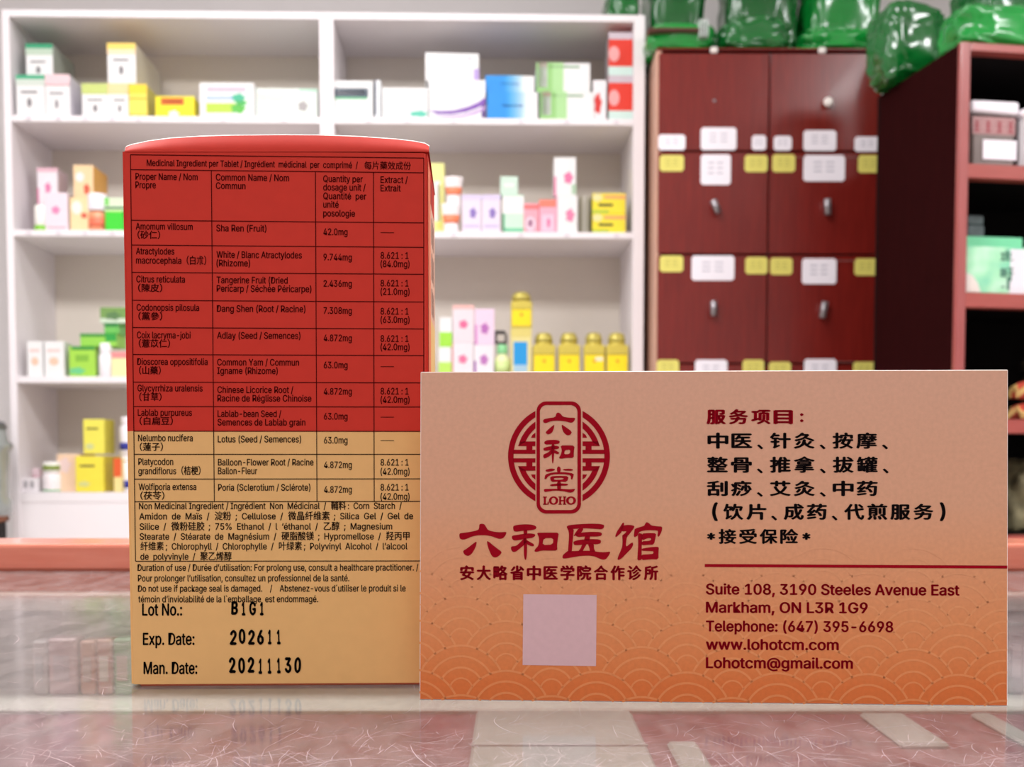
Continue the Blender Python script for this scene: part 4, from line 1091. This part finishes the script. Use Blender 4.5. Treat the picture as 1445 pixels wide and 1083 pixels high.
NM = [('Non Medicinal Ingredient / Ingrédient  Non  Médicinal  /  輔料 :  Corn  Starch  /', 196, 567, 719),
      ('Amidon  de  Maïs  /  淀粉  ;  Cellulose  /  微晶纤维素  ;  Silica  Gel  /  Gel  de', 196.5, 583, 733.5),
      ('Silice  /  微粉硅胶  ;  75%  Ethanol  /  l  ‘éthanol  /  乙醇  ;  Magnesium', 197, 553.5, 748),
      ('Stearate  /  Stéarate  de  Magnésium  /  硬脂酸镁  ;  Hypromellose  /  羟丙甲', 197, 578, 762),
      ('纤维素 ;  Chlorophyll  /  Chlorophylle  /  叶绿素 ;  Polyvinyl  Alcohol  /  l’alcool', 198, 575, 776),
      ('de  polyvinyle  /  聚乙烯醇', 198, 327, 790.3)]
for s, a, b, y in NM: tx(s, a, b, y, 13.2)
DU = [('Duration of use / Durée d’utilisation: For prolong use, consult a healthcare practitioner. /', 194, 590.5, 806),
      ('Pour prolonger l’utilisation, consultez un professionnel de la santé.', 194.5, 493, 821),
      ('Do not use if package seal is damaged.    /    Abstenez-vous d´utiliser le produit si le', 194.5, 572.5, 835.5),
      ('témoin d’inviolabilité de la l`emballage  est endommagé.', 195, 449, 850.5)]
for s, a, b, y in DU: tx(s, a, b, y, 13.4)
TL.r.build('table_rule_lines', m_inkr, pk); TL.t.build('table_rule_lines', m_inkt, pk)
TT.r.build('table_lettering', m_inkr, pk); TT.t.build('table_lettering', m_inkt, pk)
LB = Print(XF, YP, bslope)
for s, a, b, y in (('Lot No.:', 200.5, 257, 869), ('Exp. Date:', 201.5, 274.5, 910.5), ('Man. Date:', 202.5, 278.5, 951.5)): LB.text(s, a, b, y, 24.5, .028)
LB.build('batch_caption_lettering', m_inkb, pk)
ST = Print(XF, YP * 1.6, bslope)
def stamp(s, x0, pitch, base, h, jit):
    rj_ = random.Random(jit)
    for k, ch in enumerate(s):
        v, f = glyphs(ch, .06)
        a = min(p[0] for p in v); b = max(p[0] for p in v)
        wd_ = 9.6 if ch != '1' else 5.2
        xx = x0 + k * pitch + (pitch - wd_) / 2; yy = base + rj_.uniform(-1, 1)
        ang = rj_.uniform(-.05, .05)
        ST.add([(xx + (p[0] - a) / (b - a) * wd_ + p[1] * h * ang, yy - p[1] * h / .68) for p in v], f)
stamp('B1G1', 324.5, 12.8, 868, 17.5, 1)
stamp('202611', 322.5, 12.9, 909, 19, 2)
stamp('20211130', 321.5, 13.1, 950, 20, 4)
ST.build('stamped_date_lettering', m_inkb, pk)

# ================================================================== BUSINESS CARD
C0 = onplane(592, 988); C1 = onplane(1421.5, 997)
yaw = math.atan2(C1.y - C0.y, C1.x - C0.x)
CF = Frame((C0.x, C0.y, TOP), yaw, R(-3.1))
CWd = .089; CHt = CF.hit(592, 525)[1]
def card_mat(name, light=0.0):
    m = bpy.data.materials.new(name); m.use_nodes = True; nt = m.node_tree; bs = nt.nodes['Principled BSDF']
    bs.inputs['Roughness'].default_value = .55; bs.inputs['Specular IOR Level'].default_value = .3
    tc = nt.nodes.new('ShaderNodeTexCoord'); sp = nt.nodes.new('ShaderNodeSeparateXYZ')
    mr = nt.nodes.new('ShaderNodeMapRange'); mr.inputs[1].default_value = 0; mr.inputs[2].default_value = CHt
    nt.links.new(tc.outputs['Object'], sp.inputs[0]); nt.links.new(sp.outputs['Z'], mr.inputs[0])
    cr = nt.nodes.new('ShaderNodeValToRGB'); e = cr.color_ramp.elements
    stops = [(0, (226, 122, 62)), (.05, (226, 122, 62)), (.10, (226, 132, 74)), (.25, (228, 150, 98)), (.42, (228, 162, 120)), (.6, (223, 170, 138)), (1, (222, 175, 150))]
    while len(e) < len(stops): e.new(.5)
    for el, (p, c) in zip(e, stops):
        el.position = p
        l = light * max(0, 1 - p / .5) ** 1.1
        el.color = (*lin(tuple(v + (t_ - v) * l for v, t_ in zip(c, (252, 200, 150)))), 1)
    nt.links.new(mr.outputs[0], cr.inputs[0])
    n = nt.nodes.new('ShaderNodeTexNoise'); n.inputs['Scale'].default_value = 1500; n.inputs['Detail'].default_value = 2
    nt.links.new(tc.outputs['Object'], n.inputs['Vector'])
    mx = nt.nodes.new('ShaderNodeMix'); mx.data_type = 'RGBA'; mx.blend_type = 'MULTIPLY'
    m2 = nt.nodes.new('ShaderNodeMapRange'); m2.inputs[3].default_value = .9; m2.inputs[4].default_value = 1.08
    nt.links.new(n.outputs['Fac'], m2.inputs[0]); mx.inputs[0].default_value = 1
    nt.links.new(cr.outputs[0], mx.inputs[6]); nt.links.new(m2.outputs[0], mx.inputs[7]); nt.links.new(mx.outputs[2], bs.inputs['Base Color'])
    return m
m_card, m_wave = card_mat('card_gradient_print'), card_mat('card_wave_print', .36)
cd = empty('business_card', CF.M)
tag(cd, 'peach to orange business card with red logo, standing before the medicine box', 'card')
bm = bmesh.new(); bx(bm, 0, CWd, 0, .0005, 0, CHt, .00012)
for f in bm.faces: f.material_index = 1 if f.normal.y < .5 and abs(f.normal.y) < .9 else 0
from_bm('card_stock', bm, [m_card, m_core], cd)
# seigaiha waves: arcs hidden by the scale in front
WV = Print(CF, -.00003)
def cslope(x, y): return (x - 592) * (.0105 * (y - 646) / 345 if y > 646 else .006 * (y - 646) / 122)
WV.slope = cslope
RR, SP, RO = 62.0, 127.6, 35.0
centres = {}
for row in range(-2, 6):
    cyy = 1008 - row * RO
    for k in range(-1, 9):
        centres.setdefault(row, []).append((587 + SP * k + (SP / 2 if row % 2 else 0), cyy))
def inside_card(x, y): return 593 < x < 1420.5 and y < 987.3
for row in range(-2, 6):
    for (ccx, ccy) in centres[row]:
        for rad, wd_ in ((62, 3.0), (47, 3.0), (31, 3.0), (16, 2.4)):
            N = 40
            for k in range(N):
                a0, a1 = math.pi * k / N, math.pi * (k + 1) / N
                mxx, myy = ccx + rad * math.cos((a0 + a1) / 2), ccy - rad * math.sin((a0 + a1) / 2)
                if not inside_card(mxx, myy): continue
                if any(math.hypot(mxx - c[0], myy - c[1]) < 62 for rr_ in (row - 1, row - 2) if rr_ in centres for c in centres[rr_]): continue
                r0, r1 = rad - wd_ / 2, rad + wd_ / 2
                WV.add([(ccx + r0 * math.cos(a0), ccy - r0 * math.sin(a0)), (ccx + r1 * math.cos(a0), ccy - r1 * math.sin(a0)), (ccx + r1 * math.cos(a1), ccy - r1 * math.sin(a1)), (ccx + r0 * math.cos(a1), ccy - r0 * math.sin(a1))], [(0, 1, 2, 3)])
WV.build('wave_pattern_print', m_wave, cd)

m_cred = mat('card_red_ink', (158, 12, 32), .8, spec=.05, noise_amt=.05)
m_cblk = mat('card_black_ink', (26, 20, 22), .8, spec=.05, noise_amt=.1)
YC = -.00006
LG = Print(CF, YC)
def T1(pts, o=(710, 560), s=6.37): return [(o[0] + x / s, o[1] + y / s) for x, y in pts]
CXX, CYY = 502, 535
def arc_piece(r0, r1, a0_out, a0_in, a1_out, a1_in, n=18):
    out = [(r1 * math.cos(a0_out + (a1_out - a0_out) * k / n), r1 * math.sin(a0_out + (a1_out - a0_out) * k / n)) for k in range(n + 1)]
    inn = [(r0 * math.cos(a0_in + (a1_in - a0_in) * k / n), r0 * math.sin(a0_in + (a1_in - a0_in) * k / n)) for k in range(n + 1)]
    return out + inn[::-1]
for sxn in (1, -1):
    for syn in (1, -1):
        def put(pts):
            q = [(CXX + sxn * x, CYY - syn * y) for x, y in pts]
            LG.shape([T1(q)], 0)
        # local: x to the outside, y up; outer ring from the equator to the plate
        put(arc_piece(408, 458, 0, 0, math.acos(212 / 458), math.acos(212 / 408)))
        put([(212, 20), (412, 20), (410, 57), (212, 57)])
        put([(239, 55), (293, 55), (293, 92), (239, 92)])
        put([(212, 90), (368, 90), (350, 132), (212, 132)])
        put(arc_piece(327, 376, math.asin(90 / 376), math.asin(128 / 327), math.acos(212 / 376), math.acos(212 / 327)))
        put([(212, 165), (252, 165), (240, 190), (212, 212)])
def rrect(x0, y0, x1, y1, r, n=8):
    p = []
    for cx2, cy2, a in ((x1 - r, y0 + r, -90), (x1 - r, y1 - r, 0), (x0 + r, y1 - r, 90), (x0 + r, y0 + r, 180)):
        for k in range(n + 1):
            t_ = R(a + 90 * k / n); p.append((cx2 + r * math.cos(t_), cy2 + r * math.sin(t_)))
    return p
LG.shape([T1(rrect(300, 43, 700, 1052, 88)), T1(rrect(331, 76, 668, 1020, 62))], 0)
G = [
 [[(360,205),(400,195),(470,185),(478,150),(497,142),(518,155),(535,180),(590,190),(650,190),(640,220),(615,238),(570,225),(500,215),(430,220),(385,240),(360,232)]],
 [[(462,250),(455,290),(440,325),(405,342),(378,325),(400,300),(435,270)]],
 [[(525,250),(550,265),(620,315),(605,345),(575,350),(545,325),(530,290)]],
 [[(368,405),(400,390),(470,388),(510,398),(505,425),(440,430),(375,432)]],
 [[(358,465),(400,450),(470,440),(505,448),(500,470),(440,480),(370,490)]],
 [[(432,426),(465,426),(460,500),(452,600),(440,600),(436,520)]],
 [[(435,475),(450,500),(420,535),(375,558),(360,545),(362,520),(400,505)]],
 [[(455,475),(510,505),(490,520),(452,505)]],
 [[(515,440),(575,438),(643,440),(635,500),(635,552),(575,550),(520,560),(500,552),(520,520),(528,480)],[(555,480),(605,478),(600,515),(548,520)]],
 [[(483,640),(500,625),(518,642),(515,680),(485,680)]],
 [[(375,660),(430,645),(470,652),(455,668),(395,678)]],
 [[(535,652),(600,648),(632,655),(620,668),(545,666)]],
 [[(378,700),(440,682),(540,678),(635,690),(632,720),(620,748),(608,740),(610,707),(540,697),(440,700),(400,720),(390,740),(370,745)]],
 [[(420,718),(500,712),(590,715),(575,768),(500,764),(430,768)],[(455,732),(545,730),(540,746),(460,749)]],
 [[(485,760),(520,760),(520,840),(485,840)]],
 [[(420,790),(500,780),(588,784),(575,802),(500,802),(425,807)]],
 [[(365,830),(430,830),(520,828),(600,835),(652,828),(630,858),(600,865),(540,850),(460,845),(400,855),(370,858)]],
]
for lp in G: LG.shape([T1(l) for l in lp], 1)
# LOHO in slab letters
def Lr(x0, y0, x1, y1): LG.shape([T1([(x0, y0), (x1, y0), (x1, y1), (x0, y1)])], 0)
Lr(366, 900, 384, 972); Lr(358, 899, 394, 908); Lr(358, 963, 408, 973); Lr(399, 945, 410, 970)
def Oo(cx2, rx, ry=38):
    LG.shape([T1([(cx2 + rx * math.cos(2 * math.pi * k / 24), 935 + ry * math.sin(2 * math.pi * k / 24)) for k in range(24)]),
              T1([(cx2 + rx * .46 * math.cos(2 * math.pi * k / 24), 935 + ry * .66 * math.sin(2 * math.pi * k / 24)) for k in range(24)])], 0)
Oo(453, 42); Oo(610, 45)
Lr(504, 900, 521, 972); Lr(543, 900, 560, 972); Lr(515, 930, 548, 941)
for xx in (497, 537): Lr(xx, 898, xx + 30, 907); Lr(xx, 964, xx + 30, 973)
LG.build('logo_emblem', m_cred, cd)

NMt = Print(CF, YC)
def T2(p): return [(640 + x / 9.633, 730 + y / 9.633) for x, y in p]
def T3(p): return [(785 + x / 9.03, 730 + y / 9.03) for x, y in p]
G2 = [
 [[(78,225),(110,218),(190,208),(290,190),(335,175),(348,150),(350,97),(385,90),(420,97),(445,140),(470,180),(560,202),(640,208),(725,200),(705,255),(670,292),(620,298),(580,285),(520,262),(440,248),(330,248),(250,265),(200,288),(150,308),(100,305),(80,280)]],
 [[(318,325),(305,400),(280,450),(245,505),(200,532),(160,520),(135,490),(128,460),(180,430),(250,375)]],
 [[(450,325),(480,335),(520,370),(590,425),(658,475),(640,510),(590,548),(550,550),(520,530),(490,470),(465,400)]],
 [[(808,150),(815,120),(880,105),(970,98),(1060,102),(1115,120),(1130,145),(1110,170),(1030,183),(940,188),(860,200),(820,195)]],
 [[(790,255),(860,245),(950,228),(1040,222),(1110,232),(1112,258),(1070,285),(1000,293),(900,312),(830,322),(795,300)]],
 [[(950,175),(1005,175),(1000,240),(955,240)]],
 [[(950,290),(1000,290),(1000,400),(998,520),(985,590),(965,570),(955,500),(955,400)]],
 [[(955,295),(900,350),(850,395),(778,400),(785,450),(810,478),(850,470),(890,440),(930,405),(985,360),(990,300)]],
 [[(985,305),(1040,340),(1095,370),(1090,400),(1050,395),(990,370)]],
 [[(1132,215),(1200,212),(1330,212),(1432,212),(1418,300),(1408,380),(1412,458),(1300,458),(1200,456),(1130,475),(1098,468),(1110,435),(1150,395),(1165,330),(1158,270)],[(1225,288),(1358,285),(1350,375),(1208,382)]],
]
G3 = [
 [[(128,125),(160,103),(300,90),(450,84),(560,88),(613,102),(605,140),(575,158),(480,150),(350,142),(240,152),(150,158)]],
 [[(140,140),(225,145),(215,250),(205,350),(198,450),(148,450),(155,350),(162,250),(160,190)]],
 [[(150,430),(198,435),(300,430),(450,430),(540,445),(610,450),(695,438),(665,500),(630,540),(590,545),(540,525),(480,500),(400,492),(300,498),(200,515),(120,530),(78,528),(80,490),(110,460)]],
 [[(285,145),(350,140),(325,195),(280,215),(213,252),(250,190)]],
 [[(235,232),(280,205),(350,195),(450,188),(560,192),(585,210),(575,240),(520,250),(430,250),(340,250),(280,258)]],
 [[(365,240),(430,240),(425,300),(355,300)]],
 [[(220,310),(300,290),(360,285),(450,280),(550,285),(572,305),(565,335),(520,350),(440,345),(360,350),(280,360),(230,358),(218,335)]],
 [[(345,340),(390,345),(355,400),(335,440),(278,440),(310,400),(325,360)]],
 [[(400,340),(480,340),(480,400),(500,445),(430,442),(420,390)]],
 [[(850,65),(868,85),(850,120),(835,190),(800,225),(755,262),(752,235),(775,180),(810,130)]],
 [[(840,108),(930,98),(998,113),(990,140),(950,195),(915,240),(838,240),(905,180),(835,185),(825,150)]],
 [[(838,220),(918,230),(895,270),(885,385),(940,340),(972,322),(982,350),(960,400),(900,460),(830,530),(795,548),(778,540),(790,500),(820,430),(840,380),(845,300)]],
 [[(1130,90),(1150,63),(1185,80),(1210,108),(1290,118),(1352,122),(1345,180),(1310,252),(1288,247),(1297,180),(1280,172),(1180,168),(1100,176),(1050,195),(1040,235),(1000,260),(986,240),(995,180),(1000,150),(1060,130),(1120,112)]],
 [[(1038,205),(1100,212),(1092,300),(1087,480),(1087,548),(1033,554),(1035,480),(1045,350)]],
 [[(1085,212),(1170,204),(1272,206),(1267,255),(1245,352),(1180,354),(1088,362),(1088,308),(1180,305),(1208,292),(1208,272),(1170,268),(1088,302)]],
 [[(1088,405),(1160,390),(1250,380),(1308,380),(1303,450),(1303,542),(1200,540),(1082,550),(1082,480),(1180,475),(1232,470),(1240,450),(1230,435),(1150,434),(1088,430)]],
]
for lp in G2: NMt.shape([T2(l) for l in lp], 2 if len(lp) == 1 else 1)
for lp in G3: NMt.shape([T3(l) for l in lp], 1)
# small heavy line under the name
ch12 = '安大略省中医学院合作诊所'
for k, ch in enumerate(ch12):
    x0_ = 648.7 + k * 23.62
    NMt.text(ch, x0_, x0_ + 20.6, 817, 21.6, .05)
NMt.build('clinic_name_lettering', m_cred, cd)
SV = Print(CF, YC)
def spaced(P, s, x0, x1, yt, yb, bold=.038):
    n = len(s); adv = []
    for ch in s: adv.append(.62 if ch in '、(),:：*' else 1.0)
    tot = sum(adv); pitch = (x1 - x0) / (tot - .1); x = x0
    hh = yb - yt
    for ch, a in zip(s, adv):
        v, f = glyphs(ch, bold); 
        xa_ = min(p[0] for p in v); xb_ = max(p[0] for p in v)
        if a < 1:
            if ch == '、': w_ = pitch * .26; P.add([(x + pitch * .12 + (p[0] - xa_) / (xb_ - xa_) * w_, yb + 1.5 - (p[1] + .08) * hh * .98) for p in v], f)
            else:
                w_ = {'(': .26, ')': .26, '*': .42, ':': .16}.get(ch, .3) * pitch
                sc_ = 1.35 if ch in '()' else 1.15
                ya = min(p[1] for p in v); yb_ = max(p[1] for p in v); yc_ = (ya + yb_) / 2
                cyy_ = (yt + yb) / 2 + (1.5 if ch == ':' else 0)
                P.add([(x + (pitch * a - w_) / 2 + (p[0] - xa_) / (xb_ - xa_) * w_, cyy_ - (p[1] - yc_) * hh * sc_) for p in v], f)
        else:
            w_ = pitch * .88
            P.add([(x + pitch * .04 + (p[0] - xa_) / (xb_ - xa_) * w_, yb - (p[1] + .08) / .93 * hh) for p in v], f)
        x += pitch * a
spaced(SV, '服务项目:', 995.5, 1138, 578, 598.5, .05)
SV.line(994.5, 798.5, 1421.5, 800.7, 4.2)
for s, x1, base in (('Suite 108, 3190 Steeles Avenue East', 1354.2, 839), ('Markham, ON L3R 1G9', 1224.6, 864.7), ('Telephone: (647) 395-6698', 1260.6, 891.2), ('www.lohotcm.com', 1183.7, 917), ('Lohotcm@gmail.com', 1203.7, 943)):
    v, f = glyphs(s, .034); a = min(p[0] for p in v); b = max(p[0] for p in v); k_ = (x1 - 996) / (b - a)
    SV.add([(996 + (p[0] - a) * k_, base - p[1] * 21.6 + (p[0] - a) * k_ * .0045) for p in v], f)
SV.build('contact_lettering', m_cred, cd)
BV = Print(CF, YC)
spaced(BV, '中医、针灸、按摩、', 997, 1258, 611, 633)
spaced(BV, '整骨、推拿、拔罐、', 996, 1259, 645, 667)
spaced(BV, '刮痧、艾灸、中药', 996, 1238, 679, 700)
spaced(BV, '(饮片、成药、代煎服务)', 999, 1337, 711.5, 733.5)
spaced(BV, '*接受保险*', 994.5, 1144, 747, 767.5)
BV.build('service_lettering', m_cblk, cd)
QP = Print(CF, -.00005); QP.add([(738.5, 839), (842, 840), (841, 940.5), (737.5, 939)], [(0, 1, 2, 3)])
QP.build('pale_square_patch', mat('pale_patch', (222, 186, 192), .55, noise_amt=.04, noise_scale=900), cd)
bpy.context.view_layer.update()
